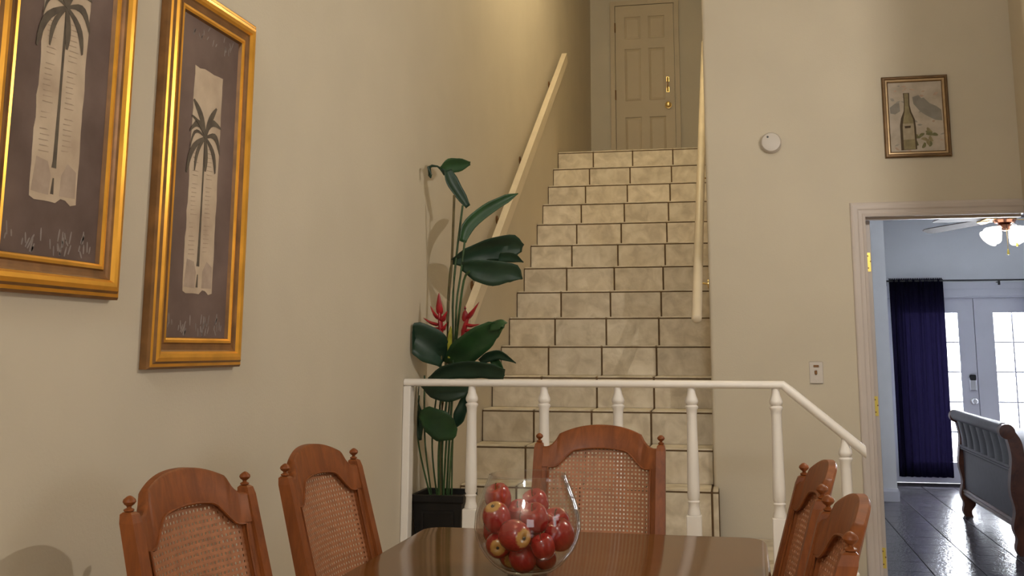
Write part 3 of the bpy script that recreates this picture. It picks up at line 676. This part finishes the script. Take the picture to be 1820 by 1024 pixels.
stem([at(*z3(238, 885), 4.77), at(*z3(238, 840), 4.76), at(*z3(240, 800), 4.74)], .004, M_stemb)
stem([at(*z3(298, 880), 4.77), at(*z3(308, 840), 4.76), at(*z3(319, 800), 4.74)], .004, M_stemb)

# ------------------------------------------------------------------ stair handrails
hl = thing('stair_handrail', 'flat pale wooden handrail on the left stair wall', 'handrail', (XL+.07, 5.56, EYE+.25), world=True)
a = Vector((XL+.075, 5.40, EYE+.268-.745*.16)); c = Vector((XL+.075, 8.633, EYE+2.558)); d = (c-a).normalized(); n = Vector((0, -d.z, d.y))
def rect(P_, hw, hh): return [P_+Vector((-hw, 0, 0))-n*hh, P_+Vector((hw, 0, 0))-n*hh, P_+Vector((hw, 0, 0))+n*hh, P_+Vector((-hw, 0, 0))+n*hh]
MB().loft([rect(a, .019, .042), rect(a+d*.004, .022, .045), rect(c-d*.004, .022, .045), rect(c, .019, .042)]).build('rail', M_rail, hl)
for (u, v) in ((983, 132), (933, 275), (893, 402), (850, 505)):
    t = 0
    best = min((abs(at(u, v, 5.4+i*.02).x-(XL+.04)), 5.4+i*.02) for i in range(200))[1]
    p = a+d*((best-a.y)/d.y)
    b = MB(); b.tube([p+Vector((-.02, 0, -.02)), p+Vector((-.045, 0, -.045)), Vector((XL+.004, p.y, p.z-.05))], .008, 8); b.lathe([(.028, XL+.001), (.028, XL+.006), (.012, XL+.009)], (0, p.y, p.z-.05), 12, ax='x')
    b.build('bracket', M_goldd, hl, True)
hr = thing('stair_handrail', 'round ended white handrail on the right stair wall', 'handrail', (-.216, 5.45, EYE+.15), world=True)
a = Vector((-.216, 5.45, EYE+.16)); c = a+Vector((0, 3.15, 3.15*.78))
MB().tube([a-d*.012, a-d*.006, a, c], [.014, .024, .027, .027], 16).build('rail', M_rail, hr, True)
for t in (.33, 1.3, 2.2, 2.9):
    p = a+Vector((0, t, t*.78))
    b = MB(); b.tube([p+Vector((0, 0, -.02)), p+Vector((.02, 0, -.05)), Vector((XR-.004, p.y, p.z-.055))], .006, 8); b.lathe([(.012, XR-.008), (.026, XR-.006), (.026, XR-.001)], (0, p.y, p.z-.055), 12, ax='x')
    b.build('bracket', M_brass, hr, True)

# ------------------------------------------------------------------ things on the walls
# smoke detector
sd = thing('smoke_detector', 'round white smoke detector on the wall beside the stairs', 'smoke detector', (.207, YW, EYE+1.137), world=True)
c = (.207, YW-.001, EYE+1.137)
MB().lathe([(.058, 0), (.058, -.012), (.050, -.016)], c, 32, ax='y').build('base', M_plast, sd, True)
MB().lathe([(.047, -.016), (.056, -.022), (.056, -.036), (.050, -.044), (.030, -.048), (.002, -.049)], c, 32, ax='y').build('cover', M_plast, sd, True)
MB().lathe([(.006, -.045), (.006, -.0495), (.002, -.050)], (c[0]-.018, c[1], c[2]+.028), 10, ax='y').build('test_button', M_dark, sd)
# light switch
sw = thing('light_switch', 'white dimmer switch plate on the wall beside the doorway', 'light switch', (.398, YW, EYE-.12), world=True)
x, z = .400, EYE-.121
MB().rbox((x-.036, YW-.0075, z-.058), (x+.036, YW-.001, z+.058), .003).build('plate', M_plast, sw)
MB().rbox((x-.014, YW-.010, z+.028), (x+.014, YW-.0074, z+.040), .001).build('slot', M_goldd, sw)
MB().rbox((x-.009, YW-.019, z-.010), (x+.004, YW-.0074, z+.012), .003).build('toggle', M_goldd, sw)
for dz in (-.044, .046): MB().lathe([(.0035, -.0074), (.003, -.009)], (x, YW, z+dz), 8, ax='y').build('screw', M_plast, sw)

def frame_sides(root, o, eu, ev, en, Wd, H, prof, mats, fmi):
    """mitred moulding around a Wd x H rectangle; o = lower left corner, eu/ev in plane, en out of wall; prof = (inset, height)"""
    cor = [((0, 0), (1, 1)), ((Wd, 0), (-1, 1)), ((Wd, H), (-1, -1)), ((0, H), (1, -1))]
    for s in range(4):
        b = MB(); secs = []
        for (p, dr) in (cor[s], cor[(s+1) % 4]):
            secs.append([o+eu*(p[0]+dr[0]*i)+ev*(p[1]+dr[1]*i)+en*h for i, h in prof])
        n_ = len(prof); V = secs[0]+secs[1]; F = []; fm = []
        for k in range(n_):
            F.append((k, (k+1) % n_, n_+(k+1) % n_, n_+k)); fm.append(fmi[k])
        F.append(tuple(range(n_))); fm.append(0); F.append(tuple(range(n_, 2*n_))); fm.append(0)
        b.V = V; b.F = F; b.fm = fm
        b.build('frame_side', None, root, False, mats=mats)
def flat(root, name, polys, o, eu, ev, en, h, m, th=.0008):
    b = MB()
    for pg in polys:
        b.loft([[o+eu*x+ev*z+en*h for x, z in pg], [o+eu*x+ev*z+en*(h+th) for x, z in pg]])
    return b.build(name, m, root)
def blade(x0, z0, x1, z1, w_, bend=.0):
    """a frond as a small closed outline from root to tip"""
    d = Vector((x1-x0, z1-z0)); n = Vector((-d.y, d.x)).normalized(); L = d.length; up = []; dn = []
    for i in range(8):
        t = i/7; c = Vector((x0, z0))+d*t+n*bend*math.sin(PI*t)*L; w2 = w_*(math.sin(PI*min(1, t**1.3*.80+.14)))**.8+.0008
        up.append((c.x+n.x*w2, c.y+n.y*w2)); dn.append((c.x-n.x*w2, c.y-n.y*w2))
    return up+dn[::-1]
M_canvas = mat('brown_canvas_print', (.10, .060, .048), .75, scale=5, col2=(.19, .125, .105), detail=8)
M_canvas2 = mat('grey_scuffed_print', (.17, .135, .125), .8, scale=16, col2=(.30, .25, .23), detail=8)
M_parch = mat('parchment_print', (.42, .31, .22), .8, scale=9, col2=(.62, .49, .36), detail=8)
M_parchd = mat('parchment_stain_print', (.34, .25, .19), .8, scale=20, col2=(.46, .35, .27))
M_palm = mat('palm_print', (.075, .055, .040), .8, scale=30, col2=(.13, .10, .07))
M_ink = mat('faded_ink_print', (.36, .265, .19), .8, var=.2, scale=60)
gprof = [(0, 0), (0, .020), (.006, .026), (.014, .028), (.020, .034), (.030, .037), (.040, .035), (.046, .027), (.050, .023), (.058, .021), (.066, .020), (.070, .024), (.077, .025), (.082, .020), (.085, .010), (.085, 0)]
gfm = [1, 1, 0, 1, 0, 0, 0, 1, 1, 1, 1, 0, 0, 1, 1, 1]
def palm_picture(label, y0, z0, crown_v):
    Wd, H = .505, 1.079
    r = thing('palm_picture', label, 'picture', (XL, y0+Wd/2, z0), world=True, group='gilt framed palm pictures')
    o = Vector((XL+.001, y0, z0)); eu = Vector((0, 1, 0)); ev = Vector((0, 0, 1)); en = Vector((1, 0, 0))
    frame_sides(r, o, eu, ev, en, Wd, H, gprof, [M_gold, M_goldd], gfm)
    flat(r, 'canvas', [[(.08, .08), (Wd-.08, .08), (Wd-.08, H-.08), (.08, H-.08)]], o, eu, ev, en, .004, M_canvas, .006)
    rn = random.Random(3)
    # worn pale strokes near top and bottom edge of the print
    st_ = []
    for i in range(34):
        x = rn.uniform(.10, Wd-.10); z = rn.uniform(.088, .125); st_.append(blade(x, z, x+rn.uniform(-.012, .012), z+rn.uniform(.012, .03), .0016))
    for i in range(20):
        x = rn.uniform(.10, Wd-.10); z = rn.uniform(H-.15, H-.10); st_.append(blade(x, z, x+rn.uniform(-.012, .012), z+rn.uniform(.010, .025), .0014))
    flat(r, 'worn_edge_print', st_, o, eu, ev, en, .010, M_canvas2, .0003)['kind'] = 'stuff'
    px0, px1, pz0, pz1 = .172, .332, .212, .858
    edge = []
    N = 26
    for i in range(N+1): edge.append((px0+rn.uniform(-.002, .003)-.003*(i/N), pz1+(pz0-pz1)*i/N))
    for i in range(1, 9): edge.append((px0-.003+(px1-px0)*i/9, pz0+rn.uniform(-.006, .007)))
    for i in range(N+1): edge.append((px1+rn.uniform(-.003, .002)-.005*(1-i/N)*0, pz0+(pz1-pz0)*i/N))
    for i in range(1, 6): edge.append((px1-(px1-px0)*i/6, pz1+rn.uniform(-.004, .004)))
    flat(r, 'parchment', [edge], o, eu, ev, en, .010, M_parch, .0008)
    flat(r, 'parchment_stain', [[(px0+.002, pz0+.012), (px0+.06, pz0+.010), (px0+.064, pz0+.055), (px0+.05, pz0+.085), (px0+.012, pz0+.09)], [(px0+.098, pz0+.012), (px1-.006, pz0+.014), (px1-.008, pz0+.075), (px0+.12, pz0+.09), (px0+.10, pz0+.06)]], o, eu, ev, en, .0108, M_parchd, .0003)
    cx, cz = .246, crown_v; pol = []
    pol.append([(cx-.0035, cz), (cx+.0045, cz), (cx+.004, cz-.2), (cx+.0055, .30), (cx+.006, .285), (cx-.010, .285), (cx-.0075, .30), (cx-.004, cz-.2)])
    pol.append([(cx-.008, .225), (cx+.003, .225), (cx+.001, .262), (cx-.003, .262)])
    flat(r, 'trunk_print', pol, o, eu, ev, en, .0112, M_palm, .0003)
    for i, (x1, z1, w_, bd) in enumerate(((-.073, .098, .011, -.10), (.057, .100, .010, .06), (.088, .045, .010, .30), (-.085, .005, .010, -.38), (-.092, -.116, .009, -.16), (-.050, -.104, .006, -.12), (.010, -.098, .009, .04), (.066, -.095, .008, .16), (.088, -.035, .009, .34), (-.080, -.041, .004, -.36), (-.080, .050, .004, -.10))):
        flat(r, 'frond_print', [blade(cx, cz, cx+x1, cz+z1, w_, bd)], o, eu, ev, en, .0113+.00012*i, M_palm, .0004)
    ink = []
    for side in (px0+.014, cx+.018):
        for j in range(26):
            z = .315+j*.0125
            if rn.random() < .25: continue
            x = side+rn.uniform(0, .004)
            ink.append([(x, z), (x+rn.uniform(.018, .036), z+.002), (x+rn.uniform(.018, .036), z+.0034), (x, z+.0016)])
    flat(r, 'faded_writing', ink, o, eu, ev, en, .0111, M_ink, .0003)['kind'] = 'stuff'
    return r
palm_picture('palm tree picture in gilt frame, the lower one nearer the plant', 2.4175, EYE-.0518, .659)
palm_picture('palm tree picture in gilt frame, cut off at the left edge', 1.769, EYE+.119, .663)

# small wine bottle picture on the front wall
wp = thing('bottle_picture', 'small framed painting of a wine bottle above the doorway', 'picture', (.98, YW, EYE+1.03), world=True)
WX0, WX1, WZ0, WZ1 = .812, 1.156, EYE+1.030, EYE+1.482
o = Vector((WX0, YW-.001, WZ0)); eu = Vector((1, 0, 0)); ev = Vector((0, 0, 1)); en = Vector((0, -1, 0)); wd, wh = WX1-WX0, WZ1-WZ0
M_fr = mat('dark_gilt', (.16, .09, .04), .4, .5, var=.2, scale=14); M_fr2 = mat('pale_gilt', (.52, .36, .20), .35, .6, var=.15, scale=20)
frame_sides(wp, o, eu, ev, en, wd, wh, [(0, 0), (0, .016), (.006, .022), (.014, .022), (.017, .016), (.020, .018), (.026, .018), (.029, .012), (.033, .010), (.033, 0)], [M_fr, M_fr2], [0, 0, 0, 0, 1, 1, 1, 0, 0, 0])
M_pbg = mat('landscape_print', (.40, .33, .26), .8, scale=14, col2=(.56, .48, .40), detail=8)
M_pmt = mat('mountain_print', (.26, .235, .205), .8, var=.12, scale=20); M_pol = mat('olive_print', (.27, .22, .12), .8, var=.2, scale=30)
M_pgr = mat('vine_print', (.17, .16, .075), .8, var=.3, scale=40); M_plb = mat('label_print', (.42, .34, .24), .8, var=.12, scale=30); M_pdk = mat('outline_print', (.085, .055, .03), .8, var=.1, scale=30)
flat(wp, 'canvas', [[(.03, .03), (wd-.03, .03), (wd-.03, wh-.03), (.03, wh-.03)]], o, eu, ev, en, .004, M_pbg, .004)
def pz_(x, y): return ((x-160)/740*wd, (945-y)/830*wh)
def pol_(pts): return [pz_(*p) for p in pts]
flat(wp, 'mountains', [pol_([(500, 330), (570, 310), (600, 345), (625, 338), (690, 400), (760, 430), (815, 470), (820, 580), (740, 570), (640, 520), (580, 480), (510, 400)]), pol_([(240, 430), (300, 390), (350, 385), (355, 470), (300, 500), (245, 490)])], o, eu, ev, en, .008, M_pmt, .0003)
rn = random.Random(11)
M_pwm = mat('warm_daub_print', (.46, .33, .25), .8, var=.15, scale=30); M_pgy = mat('grey_daub_print', (.33, .30, .26), .8, var=.12, scale=30)
dab = []; dab2 = []
for i in range(26):
    x = rn.uniform(250, 800); y = rn.uniform(200, 850); a0 = rn.uniform(-.6, .6); L = rn.uniform(30, 80); w0 = rn.uniform(6, 14)
    pg = [(x+L*math.cos(a0)*t-w0*math.sin(PI*t)*sg*math.sin(a0), y+L*math.sin(a0)*t+w0*math.sin(PI*t)*sg) for sg, rg in ((1, range(0, 6)), (-1, range(4, 0, -1))) for t in [k/5 for k in rg]]
    (dab if i % 2 else dab2).append(pol_(pg))
for i, pg in enumerate(dab): flat(wp, 'brush_daub', [pg], o, eu, ev, en, .00805+.00001*i, M_pwm, .0001)
for i, pg in enumerate(dab2): flat(wp, 'brush_daub', [pg], o, eu, ev, en, .00806+.00001*i, M_pgy, .0001)
for i in range(13):
    x = 530+rn.uniform(0, 170); y = 690+rn.uniform(0, 150); a0 = rn.uniform(0, 2*PI); p0 = pz_(x, y); p1 = pz_(x+75*math.cos(a0), y+60*math.sin(a0))
    flat(wp, 'vine_leaf', [blade(p0[0], p0[1], p1[0], p1[1], .008, .1)], o, eu, ev, en, .0082+.00001*i, M_pgr if i % 3 else M_pol, .0001)
flat(wp, 'bottle_outline', [pol_([(398, 285), (468, 285), (465, 410), (480, 480), (515, 560), (522, 640), (522, 865), (345, 870), (345, 620), (360, 545), (395, 470), (402, 400)])], o, eu, ev, en, .0083, M_pdk, .0003)
flat(wp, 'bottle', [pol_([(408, 290), (455, 290), (452, 410), (462, 480), (495, 560), (503, 640), (505, 862), (375, 866), (372, 640), (385, 560), (405, 480), (412, 400)])], o, eu, ev, en, .0086, M_pol, .0003)
flat(wp, 'bottle_label', [pol_([(378, 600), (498, 600), (500, 760), (375, 765)])], o, eu, ev, en, .0089, M_plb, .0003)
flat(wp, 'label_mark', [pol_([(395, 625), (465, 622), (462, 645), (400, 648)])], o, eu, ev, en, .0092, M_pdk, .0002)

# ================================================================== DINING TABLE AND CHAIRS
TZ = EYE-.56; TX0, TX1, TY0, TY1 = -1.005, .063, 1.46, 3.275
tb = thing('dining_table', 'glossy brown wooden dining table with rounded corners', 'table', ((TX0+TX1)/2, (TY0+TY1)/2, 0), world=True)
def rr(i, z, r=.07):
    P_ = []
    for (cx, cy, a0) in ((TX1-r, TY1-r, 0), (TX0+r, TY1-r, PI/2), (TX0+r, TY0+r, PI), (TX1-r, TY0+r, 1.5*PI)):
        for k in range(7):
            a = a0+PI/2*k/6; P_.append(Vector((cx+(r-i)*math.cos(a), cy+(r-i)*math.sin(a), z)))
    return P_
MB().loft([rr(.02, TZ-.034), rr(.006, TZ-.030), rr(.0, TZ-.022), rr(.0, TZ-.012), rr(.003, TZ-.005), rr(.010, TZ)]).build('tabletop', M_table, tb, True)
b = MB()
for (a, c) in (((TX0+.12, TY0+.12), (TX1-.12, TY0+.145)), ((TX0+.12, TY1-.145), (TX1-.12, TY1-.12)), ((TX0+.12, TY0+.145), (TX0+.145, TY1-.145)), ((TX1-.145, TY0+.145), (TX1-.12, TY1-.145))):
    b.box((a[0], a[1], TZ-.10), (c[0], c[1], TZ-.034))
b.build('apron', M_wood, tb)
for y in (1.95, 2.78):
    cx = (TX0+TX1)/2
    MB().lathe([(.05, TZ-.036), (.06, TZ-.08), (.042, TZ-.12), (.055, TZ-.25), (.075, TZ-.38), (.05, TZ-.5), (.07, TZ-.54), (.06, .16), (.045, .13)], (cx, y, 0), 20).build('pedestal', M_wood, tb, True)
    for s in (-1, 1):
        secs = []
        for t in range(8):
            f = t/7; x = cx+s*(.03+.20*f); z = .20-.15*smoothstep(0, 1, f); h = .045-.02*f
            secs.append([Vector((x, y-.03, max(z-h, .001))), Vector((x, y+.03, max(z-h, .001))), Vector((x, y+.03, z+h*.6)), Vector((x, y-.03, z+h*.6))])
        MB().loft(secs).build('pedestal_foot', M_wood, tb, True)

# ---- chair prototype: front is -y, finial centres at y = .30
def yb(z): return .30-.277*(1.0-z) if z > .44 else .30-.277*.56+(.44-z)*.10
def bow(x): return .030*(1-min(1, (x/.2)**2))
def cp(x, z, off=0.): return Vector((x, yb(z)+bow(x)+off, z))
def make_chair(label):
    r = thing('dining_chair', label, 'chair', group='cane back dining chairs')
    for s in (-1, 1):
        secs = []
        for z, w_, d_ in ((0, .014, .016), (.06, .015, .017), (.20, .016, .018), (.44, .018, .022), (.60, .017, .020), (.975, .0155, .0165), (.992, .0125, .014), (.996, .008, .009)):
            c = Vector((s*.2175, yb(z), z)); secs.append([c+Vector((-w_, -d_, 0)), c+Vector((w_, -d_, 0)), c+Vector((w_, d_, 0)), c+Vector((-w_, d_, 0))])
        po = MB().loft(secs).build('back_post', M_wood, r)
        c = Vector((s*.2175, yb(1.0), 0))
        MB().lathe([(.006, .995), (.0105, .998), (.0105, 1.001), (.0045, 1.004), (.005, 1.007), (.0105, 1.011), (.0135, 1.016), (.012, 1.021), (.006, 1.026), (.002, 1.028)], c, 12).build('finial', M_wood, po, True)
    # crest rail (arched top, arched underside)
    def top(x):
        ax = abs(x)
        if ax > .147: return 1.026-.044*math.sin(min(1, (ax-.147)/.045)*PI/2)**.8
        return 1.057-.031*(ax/.147)**2.2
    def bot(x):
        ax = abs(x)
        if ax > .165: return .915
        return .981-.008*min(1, ax/.09)**2-.058*smoothstep(.085, .165, ax)
    X = [-.203+.406*i/36 for i in range(37)]; secs = []
    for x in X:
        t0, b0 = top(x), bot(x)
        secs.append([cp(x, b0, -.013), cp(x, t0-.006, -.013), cp(x, t0, -.008), cp(x, t0, .008), cp(x, t0-.006, .013), cp(x, b0, .013)])
    MB().loft(secs).build('crest_rail', M_wood, r, True)
    # bead along the cane opening
    bead = [cp(x, bot(x)-.002, -.014) for x in X[2:-2]]
    bead = [cp(X[2], z, -.013) for z in (.60, .70, .80, .88)]+bead+[cp(X[-3], z, -.013) for z in (.88, .80, .70, .60)]
    MB().tube(bead, .0032, 6).build('bead', M_wood, r, True)
    for s in (-1, 1):
        secs = []
        for z in (.56, .65, .75, .85, .93): secs.append([cp(s*.178, z, -.010), cp(s*.203, z, -.010), cp(s*.203, z, .010), cp(s*.178, z, .010)])
        MB().loft(secs).build('inner_stile', M_wood, r)
    secs = []
    for x in X[::3]: secs.append([cp(x, .565, -.012), cp(x, .625, -.012), cp(x, .625, .012), cp(x, .565, .012)])
    MB().loft(secs).build('lower_rail', M_wood, r, True)
    # woven cane lattice
    b = MB(); pitch = .0131; hw = .0036; z0, hx = .622, .180
    nx = int(2*hx/pitch)
    for i in range(nx+1):
        x = -hx+.0005+i*pitch; zt = bot(x)+.002
        zs = [z0+(zt-z0)*k/8 for k in range(9)]
        V = []; F = []
        for z in zs: V += [cp(x-hw, z, -.0008), cp(x+hw, z, -.0008), cp(x+hw, z, .0006), cp(x-hw, z, .0006)]
        for k in range(8):
            for e in range(4): F.append((k*4+e, k*4+(e+1) % 4, k*4+4+(e+1) % 4, k*4+4+e))
        b.add(V, F)
    z = z0+.004
    while z < .982:
        # horizontal span where the opening is above z
        lim = hx
        while lim > 0 and bot(lim) < z: lim -= .002
        if lim > .02:
            xs_ = [-lim+2*lim*k/14 for k in range(15)]; V = []; F = []
            for x in xs_: V += [cp(x, z-hw, -.0016), cp(x, z+hw, -.0016), cp(x, z+hw, .0002), cp(x, z-hw, .0002)]
            for k in range(14):
                for e in range(4): F.append((k*4+e, k*4+(e+1) % 4, k*4+4+(e+1) % 4, k*4+4+e))
            b.add(V, F)
        z += pitch
    b.build('cane_panel', M_cane, r)
    # seat
    def seat_ring(i, z):
        return [Vector((-.235+i, -.235+i, z)), Vector((.235-i, -.235+i, z)), Vector((.205-i, .150-i, z)), Vector((-.205+i, .150-i, z))]
    MB().loft([seat_ring(.006, .375), seat_ring(0, .38), seat_ring(0, .425), seat_ring(.006, .43)]).build('seat_frame', M_wood, r)
    MB().loft([seat_ring(.016, .43), seat_ring(.010, .445), seat_ring(.014, .462), seat_ring(.05, .474)]).build('seat_cushion', M_pad, r, True)
    for s in (-1, 1):
        c = Vector((s*.208, -.208, 0))
        MB().lathe([(.012, 0), (.016, .012), (.013, .05), (.016, .10), (.021, .24), (.024, .30), (.017, .315), (.024, .33), (.024, .377)], c, 14).build('front_leg', M_wood, r, True)
    b = MB()
    for s in (-1, 1): b.tube([(s*.206, -.20, .17), (s*.215, yb(.17), .17)], .009, 8)
    b.tube([(-.206, 0, .17), (.206, 0, .17)], .009, 8); b.build('stretcher', M_wood, r, True)
    return r
def chair_at(o_, cx, cy, th):
    R_ = Vector((-math.sin(th), math.cos(th)))*.30
    return Vector((cx-R_.x, cy-R_.y, 0))
ch = make_chair('cane back dining chair at the far end of the table, before the stairs')
th = math.radians(-1); ch.location = chair_at(ch, -.497, 3.685, th); ch.rotation_euler = (0, 0, th)
for lab, cx, cy, th in (
    ('cane back dining chair nearest the left edge, under the left picture', -1.218, 2.18, PI/2-.08),
    ('cane back dining chair on the left side nearer the plant', -1.170, 2.80, PI/2-.05),
    ('dining chair on the right side nearer the railing, seen from its side', .165, 2.647, -PI/2+.03),
    ('dining chair on the right side closest to the camera, cut by the bottom edge', .170, 2.035, -PI/2+.0)):
    dup(ch, chair_at(ch, cx, cy, th), th, lab)

# ------------------------------------------------------------------ glass bowl and apples
BC = Vector((-.546, 2.66, TZ+.0005))
bw = thing('glass_bowl', 'large clear glass bowl full of red apples on the table', 'bowl', BC)
op = [(.0, 0), (.050, .0), (.066, .006), (.088, .021), (.108, .042), (.122, .062), (.1325, .088), (.137, .112), (.1345, .145), (.127, .172), (.117, .198), (.107, .222), (.100, .240)]
ip = [(r-.0032 if r > .06 else r, h) for r, h in op[3:]]
prof = op[1:]+[(.0995, .2422), (.0975, .2428), (.0955, .2415)]+[(r-.0048, h) for r, h in op[:3:-1]]+[(.085, .0235), (.062, .0105), (.03, .0085), (.001, .008)]
prof = [(.001, .0)]+prof
MB().lathe(prof, (0, 0, 0), 56, cap=False).build('bowl_glass', M_glass, bw, True)
def apple_mat():
    m, nt, b = newmat('apple_skin'); b.inputs['Roughness'].default_value = .24; b.inputs['Coat Weight'].default_value = .3
    tc = nt.nodes.new('ShaderNodeTexCoord'); sp = nt.nodes.new('ShaderNodeSeparateXYZ'); nt.links.new(tc.outputs['Generated'], sp.inputs[0])
    gi = nt.nodes.new('ShaderNodeObjectInfo')
    n = nt.nodes.new('ShaderNodeTexNoise'); n.inputs['Scale'].default_value = 5; n.inputs['Detail'].default_value = 5
    mp = nt.nodes.new('ShaderNodeMapping'); mp.inputs['Scale'].default_value = (3, 3, .6); nt.links.new(tc.outputs['Generated'], mp.inputs[0]); nt.links.new(mp.outputs[0], n.inputs['Vector'])
    r1 = nt.nodes.new('ShaderNodeValToRGB'); r1.color_ramp.elements[0].color = (.22, .004, .007, 1); r1.color_ramp.elements[1].color = (.42, .026, .020, 1)
    nt.links.new(n.outputs['Fac'], r1.inputs[0])
    r2 = nt.nodes.new('ShaderNodeValToRGB'); e = r2.color_ramp.elements; e[0].position = .035; e[0].color = (1, 1, 1, 1); e[1].position = .075; e[1].color = (0, 0, 0, 1)
    ad = nt.nodes.new('ShaderNodeMath'); ad.operation = 'MULTIPLY_ADD'; ad.inputs[1].default_value = .10
    nt.links.new(n.outputs['Fac'], ad.inputs[0]); nt.links.new(sp.outputs['Z'], ad.inputs[2])
    sb = nt.nodes.new('ShaderNodeMath'); sb.operation = 'SUBTRACT'; sb.inputs[1].default_value = .05
    nt.links.new(ad.outputs[0], sb.inputs[0]); nt.links.new(sb.outputs[0], r2.inputs[0])
    mx = nt.nodes.new('ShaderNodeMix'); mx.data_type = 'RGBA'; nt.links.new(r2.outputs[0], mx.inputs[0])
    nt.links.new(r1.outputs[0], mx.inputs[6]); mx.inputs[7].default_value = (.52, .25, .055, 1)
    nt.links.new(mx.outputs[2], b.inputs['Base Color']); return m
M_apple = apple_mat()
AP = [((-.6258, 2.6687, .942), .0359), ((-.6157, 2.6043, .9083), .0375), ((-.5419, 2.7472, .9188), .037), ((-.5711, 2.6853, .9032), .0332),
      ((-.5579, 2.5717, .8683), .040), ((-.6111, 2.6133, .837), .0345), ((-.4921, 2.594, .8382), .0314), ((-.4603, 2.6544, .8575), .0395),
      ((-.5005, 2.6607, .8005), .0305), ((-.5478, 2.6142, .806), .036), ((-.5909, 2.6683, .8032), .0332), ((-.5226, 2.634, .8983), .0376),
      ((-.5389, 2.716, .8162), .0386), ((-.6325, 2.6791, .8592), .0374), ((-.4854, 2.7278, .8715), .0392), ((-.5909, 2.7398, .8647), .0363)]
ALAB = ['topmost red apple at the back left of the bowl', 'upper left apple with its yellow base turned upward', 'red apple at the back right top of the heap', 'apple in the upper middle with its stem showing',
        'large front apple with its yellow base facing right', 'lower left apple with its base facing the viewer', 'small shiny apple at the front right', 'large apple against the right side of the bowl',
        'small apple at the lower right of the bowl', 'apple at the bottom front of the bowl', 'apple low on the left at the bottom of the bowl', 'pale reflecting apple in the upper right front',
        'apple hidden at the bottom back of the heap', 'apple at the left side behind the front ones', 'apple at the back right of the bowl', 'apple at the back of the bowl under the top ones']
# direction the calyx (yellow base) end points to
ADIR = [(.2, .4, -1), (-.2, -.55, .9), (.3, .5, -1), (.2, .6, -.9), (.75, -.65, -.05), (.15, -1, -.05), (.3, .3, -1), (.4, .3, -1), (.3, .6, -.8), (.3, .2, -1), (.2, -.8, -.3), (.2, .5, -1), (0, 1, 0), (-.3, .4, -1), (0, .5, -1), (0, 1, -.2)]
aprof = [(.002, .70), (.10, .74), (.26, .90), (.48, 1.0), (.74, .93), (.94, .64), (1.0, .22), (.97, -.18), (.86, -.52), (.66, -.79), (.44, -.93), (.28, -.95), (.14, -.88), (.03, -.84), (.002, -.83)]
apm = MB().lathe(aprof, (0, 0, 0), 20, cap=False); apm.build('apple_src', M_apple, None, True)
src = bpy.data.objects['apple_src']; amesh = src.data
stm = MB().tube([(0, 0, .68), (.02, 0, .95), (.09, .02, 1.18), (.16, .03, 1.30)], [.035, .03, .035, .05], 6).build('stem_src', M_stemb); smesh = stm.data
clm = MB().lathe([(.10, -.86), (.12, -.95), (.05, -1.0), (.03, -.90)], (0, 0, 0), 8).build('calyx_src', M_pdk); cmesh = clm.data
for o in (src, stm, clm): bpy.data.objects.remove(o)
for (p, r), lab, dr in zip(AP, ALAB, ADIR):
    a = bpy.data.objects.new('apple', amesh); COL.objects.link(a); a.location = p; s = r*.97; a.scale = (s, s, s*.97)
    a.rotation_mode = 'QUATERNION'; a.rotation_quaternion = Vector((0, 0, -1)).rotation_difference(Vector(dr).normalized())
    tag(a, lab, 'apple', 'red apples in the glass bowl')
    for nm, me in (('apple_stem', smesh), ('calyx', cmesh)):
        c = bpy.data.objects.new(nm, me); COL.objects.link(c); c.parent = a
for o in bpy.data.objects:
    if '_w' in o: del o['_w']
